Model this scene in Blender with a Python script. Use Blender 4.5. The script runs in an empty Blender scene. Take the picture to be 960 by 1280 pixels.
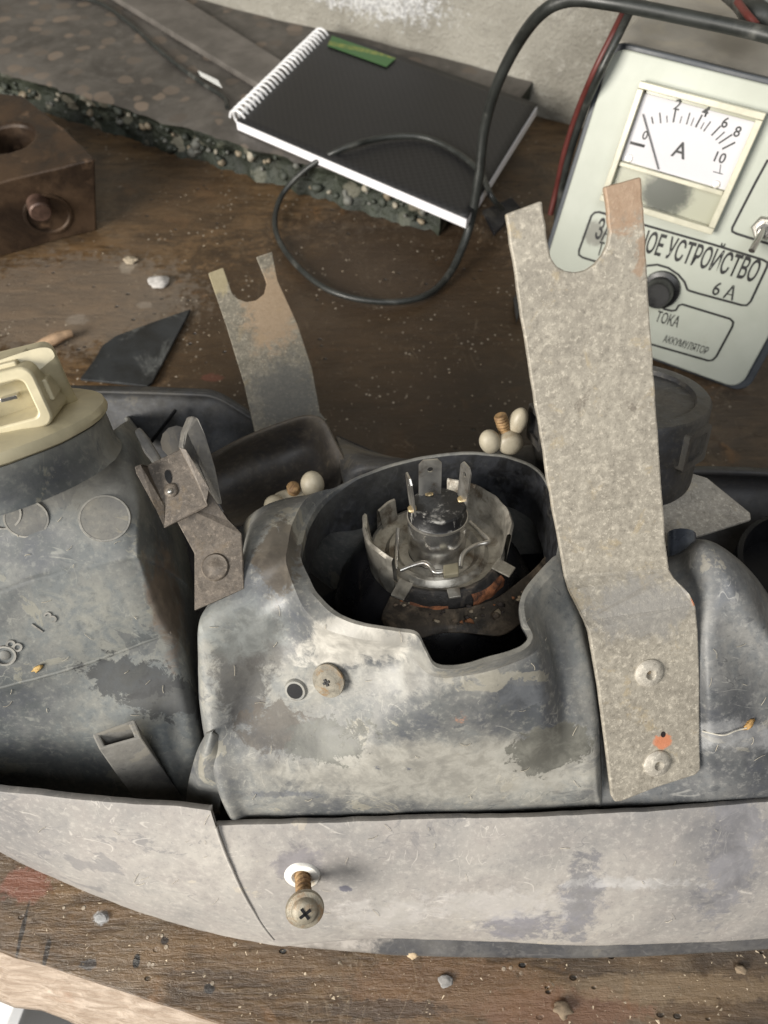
import bpy, bmesh, math, random
from mathutils import Vector, Matrix, noise
from mathutils.bvhtree import BVHTree
random.seed(7)
S = bpy.context.scene
COL = S.collection
# ------------------------------------------------------------------ camera
F = 900.0; TH = math.radians(57.0); ZC = 0.41
cam_d = bpy.data.cameras.new('Camera'); cam = bpy.data.objects.new('Camera', cam_d); COL.objects.link(cam)
cam.location = (0, 0, ZC); cam.rotation_euler = (math.radians(90) - TH, 0, 0)
cam_d.sensor_fit = 'VERTICAL'; cam_d.sensor_height = 36; cam_d.sensor_width = 27
cam_d.lens = F / 1280 * 36; cam_d.clip_start = 0.01; cam_d.clip_end = 50
cam_d.dof.use_dof = True; cam_d.dof.focus_distance = 0.30; cam_d.dof.aperture_fstop = 13.0
S.camera = cam
S.render.resolution_x = 768; S.render.resolution_y = 1024
# ------------------------------------------------------------------ world and lamps (a workshop lit by a window)
W = bpy.data.worlds.new('World'); S.world = W; W.use_nodes = True
W.node_tree.nodes['Background'].inputs[0].default_value = (1.0, 0.93, 0.85, 1)
W.node_tree.nodes['Background'].inputs[1].default_value = 0.055
def area(name, loc, target, sx, sy, power, col):
    d = bpy.data.lights.new(name, 'AREA'); d.shape = 'RECTANGLE'; d.size = sx; d.size_y = sy; d.energy = power; d.color = col
    o = bpy.data.objects.new(name, d); COL.objects.link(o); o.location = loc
    o.rotation_euler = (Vector(target) - Vector(loc)).to_track_quat('-Z', 'Y').to_euler()
    return o
area('window_light', (-1.66, -1.17, 1.03), (0, .15, .08), 1.10, 1.10, 112, (1.0, 0.955, 0.88))
area('overhead_fill_light', (0.10, -1.05, 1.85), (0, .1, .08), 1.1, 1.1, 22, (0.94, 0.97, 1.0))  # unseen overhead fill, added to brighten the bulb opening and front
S.view_settings.view_transform = 'Standard'; S.view_settings.look = 'None'
S.view_settings.exposure = 0.0; S.view_settings.gamma = 1.0; S.view_settings.use_curve_mapping = False
S.render.engine = 'CYCLES'
# ------------------------------------------------------------------ geometry helpers
CAMP = Vector((0, 0, ZC)); CT, ST = math.cos(TH), math.sin(TH)
def ray(px, py):
    x = (px - 480) / F; y = (640 - py) / F
    return Vector((x, CT + y * ST, -ST + y * CT))
def P(px, py, z=0.0):                       # point of the place seen at a photo pixel, at height z
    d = ray(px, py); return CAMP + d * ((z - ZC) / d.z)
def PD(px, py, d): return CAMP + ray(px, py) * d
def PPL(px, py, p0, n):                     # ... on a plane
    d = ray(px, py); return CAMP + d * ((p0 - CAMP).dot(n) / d.dot(n))
def cr(pts, t):                             # Catmull-Rom through a list, t in 0..len-1
    n = len(pts) - 1; i = min(int(t), n - 1); f = t - i
    p0 = pts[i - 1] if i > 0 else pts[0] * 2 - pts[1]; p1 = pts[i]; p2 = pts[i + 1]
    p3 = pts[i + 2] if i + 2 <= n else pts[n] * 2 - pts[n - 1]
    return 0.5 * ((2 * p1) + (p2 - p0) * f + (2 * p0 - 5 * p1 + 4 * p2 - p3) * f * f + (3 * p1 - p0 - 3 * p2 + p3) * f ** 3)
def crc(pts, t):                            # periodic
    n = len(pts); i = int(t) % n; f = t - int(t)
    p0, p1, p2, p3 = pts[i - 1], pts[i], pts[(i + 1) % n], pts[(i + 2) % n]
    return 0.5 * ((2 * p1) + (p2 - p0) * f + (2 * p0 - 5 * p1 + 4 * p2 - p3) * f * f + (3 * p1 - p0 - 3 * p2 + p3) * f ** 3)
def spline(pts, n): 
    pts = [Vector(p) for p in pts]; return [cr(pts, (len(pts) - 1) * k / (n - 1)) for k in range(n)]
def resample(pts, n):                       # spline, then equal steps along its length
    q = spline(pts, n * 6); L = [0]
    for a, b in zip(q, q[1:]): L.append(L[-1] + (b - a).length)
    out = []; j = 0
    for k in range(n):
        s = L[-1] * k / (n - 1)
        while j < len(q) - 2 and L[j + 1] < s: j += 1
        f = (s - L[j]) / max(1e-9, L[j + 1] - L[j]); out.append(q[j].lerp(q[j + 1], min(1, f)))
    return out
def mesh(name, v, f, mat=None, parent=None, smooth=True, flip=None):
    m = bpy.data.meshes.new(name); m.from_pydata([tuple(p) for p in v], [], f); m.update()
    bm = bmesh.new(); bm.from_mesh(m)
    bmesh.ops.remove_doubles(bm, verts=bm.verts, dist=1e-6)
    if flip is None: bmesh.ops.recalc_face_normals(bm, faces=bm.faces)
    bm.normal_update()
    if flip is True:                        # open sheet: make it face the given side (up / camera)
        s = sum((fc.normal.dot(CAMP - fc.calc_center_median()) * fc.calc_area() for fc in bm.faces))
        bmesh.ops.recalc_face_normals(bm, faces=bm.faces); bm.normal_update()
        s = sum((fc.normal.dot(CAMP - fc.calc_center_median()) * fc.calc_area() for fc in bm.faces))
        if s < 0: bmesh.ops.reverse_faces(bm, faces=bm.faces)
    bm.to_mesh(m); bm.free()
    if smooth:
        for p in m.polygons: p.use_smooth = True
    o = bpy.data.objects.new(name, m); COL.objects.link(o)
    if mat: m.materials.append(mat)
    if parent: setpar(o, parent)
    return o
def setpar(o, p):
    o.parent = p; bpy.context.view_layer.update(); o.matrix_parent_inverse = p.matrix_world.inverted()
def empty(name, loc):
    o = bpy.data.objects.new(name, None); COL.objects.link(o); o.location = loc; o.empty_display_size = .02
    bpy.context.view_layer.update(); return o
def tag(o, label=None, cat=None, group=None, kind=None):
    if label: o['label'] = label
    if cat: o['category'] = cat
    if group: o['group'] = group
    if kind: o['kind'] = kind
    return o
def grid_faces(nu, nv, cu=False, cv=False):
    f = []
    for i in range(nu if cu else nu - 1):
        for j in range(nv if cv else nv - 1):
            a = i * nv + j; b = ((i + 1) % nu) * nv + j; c = ((i + 1) % nu) * nv + (j + 1) % nv; d = i * nv + (j + 1) % nv
            f.append((a, b, c, d))
    return f
def jitter(v, amp, sc=60):
    return [p + noise.noise_vector(p * sc) * amp for p in v]
def patch(name, rows, nu, nv, mat, parent=None, thick=0.0025, amp=0.0004, linear=False, off=1):
    R = [[q if isinstance(q, Vector) else P(*q) for q in r] for r in rows]
    R = [spline(r, nv) for r in R]
    cols = [resample([r[j] for r in R], nu) for j in range(nv)]
    v = [cols[j][i] for i in range(nu) for j in range(nv)]
    o = mesh(name, jitter(v, amp), grid_faces(nu, nv), mat, parent, True, True)
    if thick:
        m = o.modifiers.new('s', 'SOLIDIFY'); m.thickness = thick; m.offset = -1; m.use_even_offset = False
    return o
def sharpen(o, ang=35):
    for e in o.data.polygons: e.use_smooth = True
    o.data.set_sharp_from_angle(angle=math.radians(ang))
def bevel(o, w, seg=2, ang=35):
    m = o.modifiers.new('b', 'BEVEL'); m.width = w; m.segments = seg; m.limit_method = 'ANGLE'; m.angle_limit = math.radians(ang); m.harden_normals = False
    return o
def frame(z, xh=Vector((1, 0, 0))):
    z = Vector(z).normalized(); x = (Vector(xh) - z * z.dot(Vector(xh))).normalized(); y = z.cross(x)
    return Matrix((x, y, z)).transposed()
def lathe(name, prof, org, axis, mat, parent=None, seg=40, a0=0, a1=360, xh=Vector((1, 0, 0)), amp=0, smooth=True, sx=1, sy=1):
    M = frame(axis, xh); full = abs(a1 - a0) >= 360; n = seg if full else seg + 1
    v = []
    for k in range(n):
        a = math.radians(a0 + (a1 - a0) * k / seg)
        for (r, h) in prof: v.append(Vector(org) + M @ Vector((r * math.cos(a) * sx, r * math.sin(a) * sy, h)))
    if amp: v = jitter(v, amp, 150)
    f = grid_faces(n, len(prof), full)
    o = mesh(name, v, f, mat, parent, True)
    if smooth: sharpen(o, 40)
    return o
def tube(name, pts, r, mat, parent=None, seg=10, n=0, closed=False, amp=0, taper=None):
    pts = [Vector(p) for p in pts]
    if n: pts = resample(pts, n)
    v = []; up = Vector((.3, .2, 1)).normalized(); prev = None
    for i, p in enumerate(pts):
        t = (pts[min(i + 1, len(pts) - 1)] - pts[max(i - 1, 0)]).normalized()
        x = (up.cross(t) if prev is None else prev - t * prev.dot(t))
        if x.length < 1e-5: x = Vector((1, 0, 0)).cross(t)
        x.normalize(); prev = x; y = t.cross(x)
        rr = r if taper is None else r * taper(i / (len(pts) - 1))
        for k in range(seg):
            a = 2 * math.pi * k / seg; v.append(p + (x * math.cos(a) + y * math.sin(a)) * rr)
    f = grid_faces(len(pts), seg, False, True)
    m = len(pts) - 1
    f.append(tuple(reversed(range(seg)))); f.append(tuple(m * seg + k for k in range(seg)))
    if amp: v = jitter(v, amp, 120)
    o = mesh(name, v, f, mat, parent, True); sharpen(o, 50); return o
def slab(name, top, nvec, thick, mat, parent=None, bev=0.0, seg=2, smooth=False):  # polygon extruded along -nvec
    top = [Vector(p) for p in top]; n = len(top); nv = Vector(nvec).normalized() * thick
    v = top + [p - nv for p in top]
    f = [tuple(range(n)), tuple(reversed(range(n, 2 * n)))] + [(i, i + n, (i + 1) % n + n, (i + 1) % n) for i in range(n)]
    o = mesh(name, v, f, mat, parent, smooth)
    if bev: bevel(o, bev, seg)
    return o
def rrect(u0, v0, u1, v1, r, k=5):
    out = []
    for (cx, cy, a) in ((u1 - r, v1 - r, 0), (u0 + r, v1 - r, 90), (u0 + r, v0 + r, 180), (u1 - r, v0 + r, 270)):
        for i in range(k + 1):
            t = math.radians(a + 90 * i / k); out.append((cx + r * math.cos(t), cy + r * math.sin(t)))
    return out
def text(name, body, M, size, mat, parent, xs=1.0, depth=0.0, bold=0.0, align='LEFT'):
    c = bpy.data.curves.new('txt', 'FONT'); c.body = body; c.size = size; c.extrude = depth; c.offset = bold * size; c.align_x = align; c.resolution_u = 3
    t = bpy.data.objects.new('txt', c); COL.objects.link(t); bpy.context.view_layer.update()
    m = bpy.data.meshes.new_from_object(t); bpy.data.objects.remove(t); bpy.data.curves.remove(c)
    m.transform(M @ Matrix.Diagonal((xs, 1, 1, 1))); m.materials.clear(); m.materials.append(mat)
    o = bpy.data.objects.new(name, m); COL.objects.link(o); setpar(o, parent); return o
def blob(name, loc, r, mat, parent=None, sub=2, amp=.25, sc=3.0, M=None, seed=0):
    bm = bmesh.new(); bmesh.ops.create_icosphere(bm, subdivisions=sub, radius=1)
    for v in bm.verts:
        k = 1 + noise.noise(v.co * sc * .5 + Vector((seed * 3.1, seed, 0))) * amp * 2
        q = Vector((v.co.x * r[0] * k, v.co.y * r[1] * k, v.co.z * r[2] * k))
        v.co = (M @ q if M else q) + Vector(loc)
    m = bpy.data.meshes.new(name); bm.to_mesh(m); bm.free()
    for p in m.polygons: p.use_smooth = True
    m.materials.append(mat); o = bpy.data.objects.new(name, m); COL.objects.link(o)
    if parent: setpar(o, parent)
    return o
def bvh(o):
    dg = bpy.context.evaluated_depsgraph_get(); dg.update()
    return BVHTree.FromPolygons([v.co.copy() for v in o.data.vertices], [tuple(p.vertices) for p in o.data.polygons])
def on(b, px, py, lift=0.0, z=.1):          # where the surface is met at a photo pixel
    h = b.ray_cast(CAMP, ray(px, py).normalized())
    if h[0] is None: return P(px, py, z), Vector((0, -.5, .87))
    n = h[1]; n = n if n.dot(CAMP - h[0]) > 0 else -n
    return h[0] + n * lift, n
# ------------------------------------------------------------------ material helpers
class T:
    def __init__(s, name):
        s.m = bpy.data.materials.new(name); s.m.use_nodes = True; s.nt = s.m.node_tree
        s.b = s.nt.nodes['Principled BSDF']; s.co = s.nt.nodes.new('ShaderNodeTexCoord').outputs['Object']
    def n(s, t, **k):
        o = s.nt.nodes.new('ShaderNode' + t)
        for a, b in k.items(): setattr(o, a, b)
        return o
    def put(s, sock, v):
        if hasattr(v, 'links') or hasattr(v, 'is_linked'): s.nt.links.new(v, sock)
        else:
            if isinstance(v, (tuple, list)) and len(v) == 3 and sock.type == 'RGBA': v = tuple(v) + (1,)
            sock.default_value = v
    def map(s, scale=(1, 1, 1), rot=(0, 0, 0), loc=(0, 0, 0), vec=None):
        o = s.n('Mapping'); s.put(o.inputs[0], vec or s.co); o.inputs[1].default_value = loc; o.inputs[2].default_value = rot; o.inputs[3].default_value = scale
        return o.outputs[0]
    def noise(s, scale, detail=6, rough=.6, dist=0, vec=None, w=0):
        o = s.n('TexNoise'); s.put(o.inputs['Vector'], vec or s.map(loc=(w, w * .7, w * .3))); o.inputs['Scale'].default_value = scale
        o.inputs['Detail'].default_value = detail; o.inputs['Roughness'].default_value = rough; o.inputs['Distortion'].default_value = dist
        return o.outputs[0]
    def vor(s, scale, feat='F1', vec=None, out=0, rnd=1):
        o = s.n('TexVoronoi', feature=feat); s.put(o.inputs['Vector'], vec or s.co); o.inputs['Scale'].default_value = scale; o.inputs['Randomness'].default_value = rnd
        return o.outputs[out]
    def ramp(s, f, a, b, c0=0.0, c1=1.0):
        o = s.n('MapRange', interpolation_type='SMOOTHSTEP'); s.put(o.inputs[0], f); o.inputs[1].default_value = a; o.inputs[2].default_value = b
        o.inputs[3].default_value = c0; o.inputs[4].default_value = c1; return o.outputs[0]
    def mix(s, f, a, b, mode='MIX'):
        o = s.n('Mix', data_type='RGBA', blend_type=mode); s.put(o.inputs[0], f); s.put(o.inputs[6], a); s.put(o.inputs[7], b); return o.outputs[2]
    def math(s, op, a, b=0.0):
        o = s.n('Math', operation=op); s.put(o.inputs[0], a); s.put(o.inputs[1], b); return o.outputs[0]
    def spot(s, c, rad, soft=.5, wob=.5, wsc=130):     # a stain or painted shade patch with a wobbly outline, centred at c
        w = s.n('VectorMath', operation='SUBTRACT'); s.put(w.inputs[0], s.co); w.inputs[1].default_value = tuple(c)
        d = s.n('VectorMath', operation='DIVIDE'); s.put(d.inputs[0], w.outputs[0]); d.inputs[1].default_value = tuple(rad) if isinstance(rad, (tuple, list)) else (rad,) * 3
        l = s.n('VectorMath', operation='LENGTH'); s.put(l.inputs[0], d.outputs[0])
        nz = s.math('MULTIPLY', s.math('SUBTRACT', s.noise(wsc, 9, .74, .4, w=c[0] * 10), .5), .8 + wob * 3.8)
        return s.ramp(s.math('ADD', l.outputs['Value'], nz), 1 + soft * .4, 1 - soft * .4)
    def fin(s, color, rough=.6, bump=None, bs=.3, bd=.001, metal=0.0, spec=.5):
        s.put(s.b.inputs['Base Color'], color); s.put(s.b.inputs['Roughness'], rough); s.put(s.b.inputs['Metallic'], metal)
        s.b.inputs['Specular IOR Level'].default_value = spec
        if bump is not None:
            o = s.n('Bump'); o.inputs['Strength'].default_value = bs; o.inputs['Distance'].default_value = bd; s.put(o.inputs['Height'], bump); s.nt.links.new(o.outputs[0], s.b.inputs['Normal'])
        return s.m
def dusty(name, base, dust, amt=.5, rough=(.42, .8), sc=22, blue=.35, spots=(), scratch=.5, dust2=None, fine=1.0, seed=0.0):
    """old plastic under patchy dust: bare plastic, dust, wiped patches, scratches, then any stains and painted shade"""
    t = T(name); dust2 = dust2 or tuple(c * .72 for c in dust)
    A = t.noise(sc * .8, 4, .5, .6, w=seed + 1); B = t.noise(sc * 4.5, 9, .66, .5, w=seed + 3); g2 = t.noise(320, 5, .72, w=seed + 5)
    f = t.math('ADD', t.math('MULTIPLY', A, .66), t.math('MULTIPLY', B, .34))
    k = .5 + (.5 - amt) * .30
    fac = t.ramp(f, k - .17, k + .15)
    dcol = t.mix(t.ramp(B, .36, .64), dust, dust2)
    bcol = t.mix(t.ramp(B, .62, .40), base, tuple(b * (1 - blue) + c * blue for b, c in zip(base, (.095, .100, .114))))
    col = t.mix(fac, bcol, dcol)
    col = t.mix(t.ramp(g2, .50, .68, 0, .32 * fine), col, tuple(min(1, c * 1.35) for c in dust)); col = t.mix(t.ramp(g2, .46, .34, 0, .35 * fine), col, base)
    # thin dried-mud islands with crisp edges, and bare rubbed islands
    I = t.noise(sc * 1.25, 9, .64, .9, w=seed + 15)
    mud = t.ramp(I, .600, .615); bare = t.ramp(I, .365, .345)
    col = t.mix(t.math('MULTIPLY', mud, .42), col, tuple(min(1, c * q) for c, q in zip(dust, (1.22, 1.16, 1.02))))
    col = t.mix(t.math('MULTIPLY', bare, .55), col, bcol)
    if scratch:
        def lines(scl, st, rot, wd, msk, w):
            ln = t.noise(scl, 1, .5, .35, vec=t.map(st, rot, (w, w, w)))
            return t.math('MULTIPLY', t.ramp(t.math('ABSOLUTE', t.math('SUBTRACT', ln, .5)), wd, wd * .2), t.ramp(t.noise(50, 5, .65, w=seed + w), msk, msk + .05))
        sm = t.math('MAXIMUM', lines(40, (.5, 2.4, 1), (.3, .5, .8), .008, .55, 21), lines(90, (2.2, .5, 1), (1.1, .2, .4), .014, .575, 31))
        col = t.mix(t.math('MULTIPLY', sm, scratch * .6), col, tuple(min(.75, c * 1.5) for c in dust))
        dk = lines(70, (.6, 2.6, 1), (.9, .1, 1.7), .010, .56, 51)
        col = t.mix(t.math('MULTIPLY', dk, scratch * .8), col, base)
    geo = t.n('NewGeometry'); edge = t.math('MULTIPLY', t.ramp(geo.outputs['Pointiness'], .53, .60), t.ramp(B, .35, .6, .35, 1)); col = t.mix(t.math('MULTIPLY', edge, .45), col, tuple(min(1, c * 1.3) for c in dust))
    rg = t.ramp(fac, 0, 1, rough[0], rough[1])
    for (c, rad, colr, soft, wob, strength) in spots:
        mk = t.math('MULTIPLY', t.spot(c, rad, soft, wob), strength); var = t.mix(t.ramp(B, .38, .64), tuple(x * .75 for x in colr), tuple(min(1, x * 1.22) for x in colr)); col = t.mix(mk, col, var)
    h = t.math('ADD', t.math('MULTIPLY', B, .5), t.math('ADD', t.math('MULTIPLY', g2, .4), t.math('MULTIPLY', mud, .25)))
    return t.fin(col, rg, h, .28, .0006)
def plain(name, col, rough=.5, var=.25, sc=80, metal=0, bs=.2, spec=.5, dirt=None, damt=.4):
    t = T(name); a = t.noise(sc, 7, .65, .3); g = t.noise(sc * 9, 3, .6)
    c = t.mix(t.ramp(a, .3, .7), tuple(x * (1 - var) for x in col), tuple(min(1, x * (1 + var)) for x in col))
    if dirt: c = t.mix(t.ramp(t.noise(sc * .6, 8, .68, .5, w=4), .62 - damt * .3, .78 - damt * .2), c, dirt)
    return t.fin(c, t.ramp(a, .3, .7, rough * .8, min(1, rough * 1.2)), t.math('ADD', a, t.math('MULTIPLY', g, .5)), bs, .0006, metal, spec)
# ---- materials
def rotz(a): return (0, 0, a)
def wood_mat():
    t = T('bench_wood'); a = math.radians(14)
    v = t.map((1, 1, 1), rotz(a)); vs = t.map((6, 42, 6), rotz(a)); vl = t.map((3.5, 13, 4), rotz(a))
    g1 = t.noise(6, 7, .65, .8, vec=vl); g2 = t.noise(9, 6, .7, .4, vec=vs); big = t.noise(7, 6, .6, .5, w=3); sp = t.noise(300, 4, .7)
    col = t.mix(t.ramp(g1, .35, .68), (.050, .029, .013), (.150, .090, .043))
    col = t.mix(t.ramp(g2, .46, .72, 0, .5), col, (.21, .145, .082))
    col = t.mix(t.ramp(big, .42, .66, 0, .72), col, (.062, .050, .040))
    col = t.mix(t.ramp(t.noise(12, 7, .65, .7, w=8), .52, .72, 0, .6), col, (.20, .15, .10))
    col = t.mix(t.ramp(t.noise(26, 6, .6, .6, w=15), .60, .70, 0, .8), col, (.16, .088, .04))
    for c, r, cc, st in ((P(30, 1105, 0), (.013, .008, .03), (.17, .066, .04), .85), (P(125, 1147, 0), (.004, .0035, .03), (.34, .34, .34), .8), (P(500, 440, 0), (.22, .18, .1), (.034, .020, .010), .78), (P(230, 245, 0), (.07, .06, .1), (.05, .030, .016), .5),  # the widest dark patch paints the shade behind the headlight into the wood
                         (P(265, 470, 0), (.008, .004, .03), (.16, .05, .035), .5), (P(160, 330, 0), (.007, .010, .03), (.33, .28, .22), .9),
                         (P(95, 398, 0), (.008, .006, .03), (.25, .21, .17), .8), (P(180, 380, 0), (.007, .004, .03), (.24, .2, .16), .8), (P(700, 1260, 0), (.04, .008, .03), (.17, .085, .05), .6), (P(560, 1235, 0), (.05, .012, .03), (.15, .085, .045), .6), (P(90, 375, 0), (.1, .06, .1), (.185, .155, .125), .55),
                         (P(26, 1166, 0), (.0011, .012, .03), (.012, .009, .007), .9), (P(57, 1192, 0), (.0014, .007, .03), (.015, .011, .008), .9), (P(170, 1202, 0), (.0016, .0030, .03), (.010, .008, .006), 1), (P(262, 1236, 0), (.0026, .002, .03), (.012, .009, .007), .95), (P(110, 1205, 0), (.004, .0022, .03), (.03, .03, .032), .8), (P(205, 1175, 0), (.002, .0016, .03), (.014, .010, .008), .9), (P(840, 1235, 0), (.05, .006, .03), (.23, .165, .10), .5), (P(480, 1262, 0), (.03, .004, .03), (.05, .035, .025), .7)):
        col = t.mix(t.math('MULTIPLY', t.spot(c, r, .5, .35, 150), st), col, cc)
    chips = t.math('MULTIPLY', t.ramp(t.vor(170), .20, .14), t.ramp(t.noise(24, 4, .6, w=31), .52, .62))
    col = t.mix(t.math('MULTIPLY', chips, .75), col, (.42, .36, .28))
    pits = t.math('MULTIPLY', t.ramp(t.vor(75, vec=t.map((1, 1.6, 1), rotz(a))), .16, .10), t.ramp(t.noise(15, 4, .6, w=41), .5, .6))
    col = t.mix(pits, col, (.012, .010, .008))
    scr = t.math('MULTIPLY', t.ramp(t.math('ABSOLUTE', t.math('SUBTRACT', t.noise(30, 3, .5, 2, vec=t.map((1, .35, 1), rotz(.7))), .5)), .010, 0), t.ramp(t.noise(22, 4, w=51), .5, .62))
    col = t.mix(t.math('MULTIPLY', scr, .22), col, (.33, .26, .18))
    col = t.mix(t.ramp(sp, .62, .8, 0, .5), col, (.34, .28, .21))
    h = t.math('ADD', t.math('ADD', t.math('MULTIPLY', g1, .7), t.math('MULTIPLY', g2, .8)), t.math('SUBTRACT', t.math('ADD', t.math('MULTIPLY', sp, .5), t.math('MULTIPLY', chips, .6)), t.math('MULTIPLY', pits, 1.5)))
    return t.fin(col, t.ramp(big, .3, .7, .30, .50), h, .6, .0016)
def edge_mat():
    t = T('raw_wood_edge'); a = math.radians(14); g = t.noise(9, 7, .7, .6, vec=t.map((4, 40, 40), rotz(a))); n2 = t.noise(60, 6, .7)
    col = t.mix(t.ramp(g, .35, .7), (.28, .21, .155), (.50, .41, .33)); col = t.mix(t.ramp(n2, .55, .75, 0, .6), col, (.3, .19, .13))
    return t.fin(col, .75, t.math('ADD', g, n2), .7, .002)
def slab_mat(top):
    t = T('terrazzo_top' if top else 'terrazzo_broken_edge')
    vv = t.map((1, 1, 1)); nz = t.n('Mix', data_type='VECTOR'); 
    wob = t.n('TexNoise'); t.put(wob.inputs['Vector'], t.co); wob.inputs['Scale'].default_value = 40
    ad = t.n('VectorMath', operation='MULTIPLY_ADD'); t.put(ad.inputs[0], wob.outputs['Color']); ad.inputs[1].default_value = (.012,) * 3; t.put(ad.inputs[2], t.co)
    d = t.vor(48, vec=ad.outputs[0]); c = t.vor(48, vec=ad.outputs[0], out='Color')
    sep = t.n('SeparateColor'); t.put(sep.inputs[0], c)
    peb = t.ramp(d, .46, .36); pick = t.ramp(sep.outputs[0], .35, .45)
    m = t.math('MULTIPLY', peb, pick); n1 = t.noise(18, 7, .65, .4)
    if top:
        base = t.mix(t.ramp(n1, .35, .68), (.055, .049, .043), (.125, .113, .10)); pc = t.mix(sep.outputs[1], (.09, .076, .064), (.215, .165, .125))
        col = t.mix(t.math('MULTIPLY', m, .8), base, pc); col = t.mix(t.ramp(t.noise(70, 6, .7, w=3), .5, .75, 0, .6), col, (.145, .134, .122))
        return t.fin(col, .6, t.math('ADD', n1, t.noise(200, 4)), .3, .001)
    base = t.mix(t.ramp(n1, .35, .68), (.012, .015, .010), (.035, .042, .028)); pc = t.mix(sep.outputs[1], (.10, .11, .08), (.36, .32, .25))
    col = t.mix(t.math('MULTIPLY', m, .5), base, pc)
    return t.fin(col, .55, t.math('ADD', n1, t.noise(150, 5)), .9, .004)
def wall_mat():
    t = T('old_plaster'); a = t.noise(7, 8, .65, .4); b = t.noise(70, 6, .7); g = t.noise(300, 4, .7)
    col = t.mix(t.ramp(a, .32, .68), (.235, .22, .185), (.39, .37, .32)); col = t.mix(t.ramp(b, .5, .75, 0, .6), col, (.52, .50, .45))
    col = t.mix(t.ramp(t.noise(30, 7, .7, .6, w=5), .58, .7, 0, .7), col, (.25, .235, .21))
    col = t.mix(t.math('MULTIPLY', t.spot(P(425, 20, .08), (.10, .10, .03), .4, .4), .8), col, t.mix(t.ramp(g, .4, .6), (.44, .44, .45), (.8, .8, .8)))
    return t.fin(col, .85, t.math('ADD', t.math('MULTIPLY', b, 1.2), g), .8, .004)
def block_mat():
    t = T('rusty_iron'); a = t.noise(25, 8, .65, .5); g = t.noise(250, 5, .7)
    col = t.mix(t.ramp(a, .35, .65), (.022, .013, .008), (.072, .042, .022)); col = t.mix(t.ramp(t.noise(40, 6, .6, w=5), .58, .72, 0, .7), col, (.21, .13, .08))
    col = t.mix(t.ramp(g, .6, .8, 0, .5), col, (.02, .015, .012))
    return t.fin(col, t.ramp(a, .3, .7, .42, .7), t.math('ADD', a, t.math('MULTIPLY', g, .6)), .5, .0015, .25)
def bracket_mat(name, lo, hi, spots=()):
    t = T(name); a = t.noise(40, 10, .72, .3); b = t.noise(330, 6, .75); g = t.noise(800, 4, .8)
    c2 = t.noise(520, 4, .75, .2, w=7)
    col = t.mix(t.ramp(a, .25, .75), lo, hi); col = t.mix(t.ramp(b, .50, .62, 0, .6), col, tuple(x * 1.28 for x in hi))
    col = t.mix(t.ramp(b, .46, .36, 0, .4), col, tuple(x * .62 for x in lo))
    col = t.mix(t.ramp(c2, .565, .63, 0, .8), col, tuple(min(.8, x * 1.45) for x in hi)); col = t.mix(t.ramp(c2, .43, .37, 0, .35), col, tuple(x * .45 for x in lo))
    col = t.mix(t.ramp(t.noise(60, 9, .74, .4, w=17), .56, .64, 0, .45), col, tuple(x * q for x, q in zip(hi, (1.12, .98, .72))))
    col = t.mix(t.ramp(t.noise(90, 10, .76, .6, w=27), .62, .65, 0, .5), col, tuple(x * q for x, q in zip(lo, (.5, .46, .44))))
    for (c, rad, colr, soft, wob, st) in spots: col = t.mix(t.math('MULTIPLY', t.spot(c, rad, soft, wob, 160), st), col, colr)
    return t.fin(col, t.ramp(b, .3, .7, .44, .66), t.math('ADD', t.math('MULTIPLY', b, 1.0), t.math('ADD', t.math('MULTIPLY', c2, .7), t.math('MULTIPLY', g, .4))), .35, .0006, .15)
DUST = (.33, .31, .275); DUSTW = (.40, .375, .345); BASE = (.042, .046, .056)
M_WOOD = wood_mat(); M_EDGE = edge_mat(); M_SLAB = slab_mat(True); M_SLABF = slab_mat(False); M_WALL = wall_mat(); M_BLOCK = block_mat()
M_BLACK = plain('black_plastic', (.012, .012, .014), .45, .4, 60, dirt=(.07, .065, .06), damt=.35)
M_VOID = plain('hollow_black_plastic', (.006, .006, .007), .5, .3, 60, spec=.25)  # near-black colour stands in for the shade inside holes, slots and gaps
M_REFL = plain('dirty_black_reflector', (.010, .010, .012), .3, .4, 60, dirt=(.06, .05, .04), damt=.25)
M_CABLE = plain('black_rubber', (.022, .024, .022), .42, .3, 50, dirt=(.10, .10, .09), damt=.3)
M_STEEL = plain('dull_steel', (.50, .48, .44), .33, .2, 130, .85, dirt=(.25, .2, .15), damt=.3)
M_SHINY = plain('bright_steel', (.62, .61, .59), .2, .12, 90, .95, .08)
M_HOLD = plain('grimy_zinc', (.40, .375, .325), .38, .35, 110, .6, dirt=(.13, .10, .07), damt=.5)
M_RUST = plain('flaky_rust', (.30, .115, .05), .8, .5, 200, 0, .9, dirt=(.03, .02, .018), damt=.5)
M_CHAR = plain('charred_metal', (.035, .032, .03), .6, .5, 160, .2, .8, dirt=(.17, .14, .11), damt=.35)
M_CREAM = plain('aged_cream_plastic', (.50, .445, .30), .45, .16, 45, bs=.15, dirt=(.36, .31, .20), damt=.35)
M_CREAM_IN = plain('cream_plastic_inside', (.50, .43, .25), .5, .2, 45, dirt=(.25, .2, .12), damt=.4)
M_NYLON = plain('off_white_nylon', (.42, .375, .285), .45, .16, 60, bs=.15, dirt=(.24, .18, .11), damt=.42)
M_CLIP = bracket_mat('brown_clip_steel', (.078, .064, .051), (.145, .12, .096))
M_SCREW = plain('dirty_screw_metal', (.27, .24, .185), .5, .3, 200, .35, .5, dirt=(.22, .13, .06), damt=.45)
M_RUSTSCREW = plain('rusty_screw_thread', (.30, .19, .09), .6, .45, 250, .3, .6, dirt=(.12, .06, .03), damt=.5)
M_WHITE = plain('chalky_white', (.74, .72, .67), .7, .1, 150, dirt=(.5, .40, .26), damt=.3)

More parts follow.
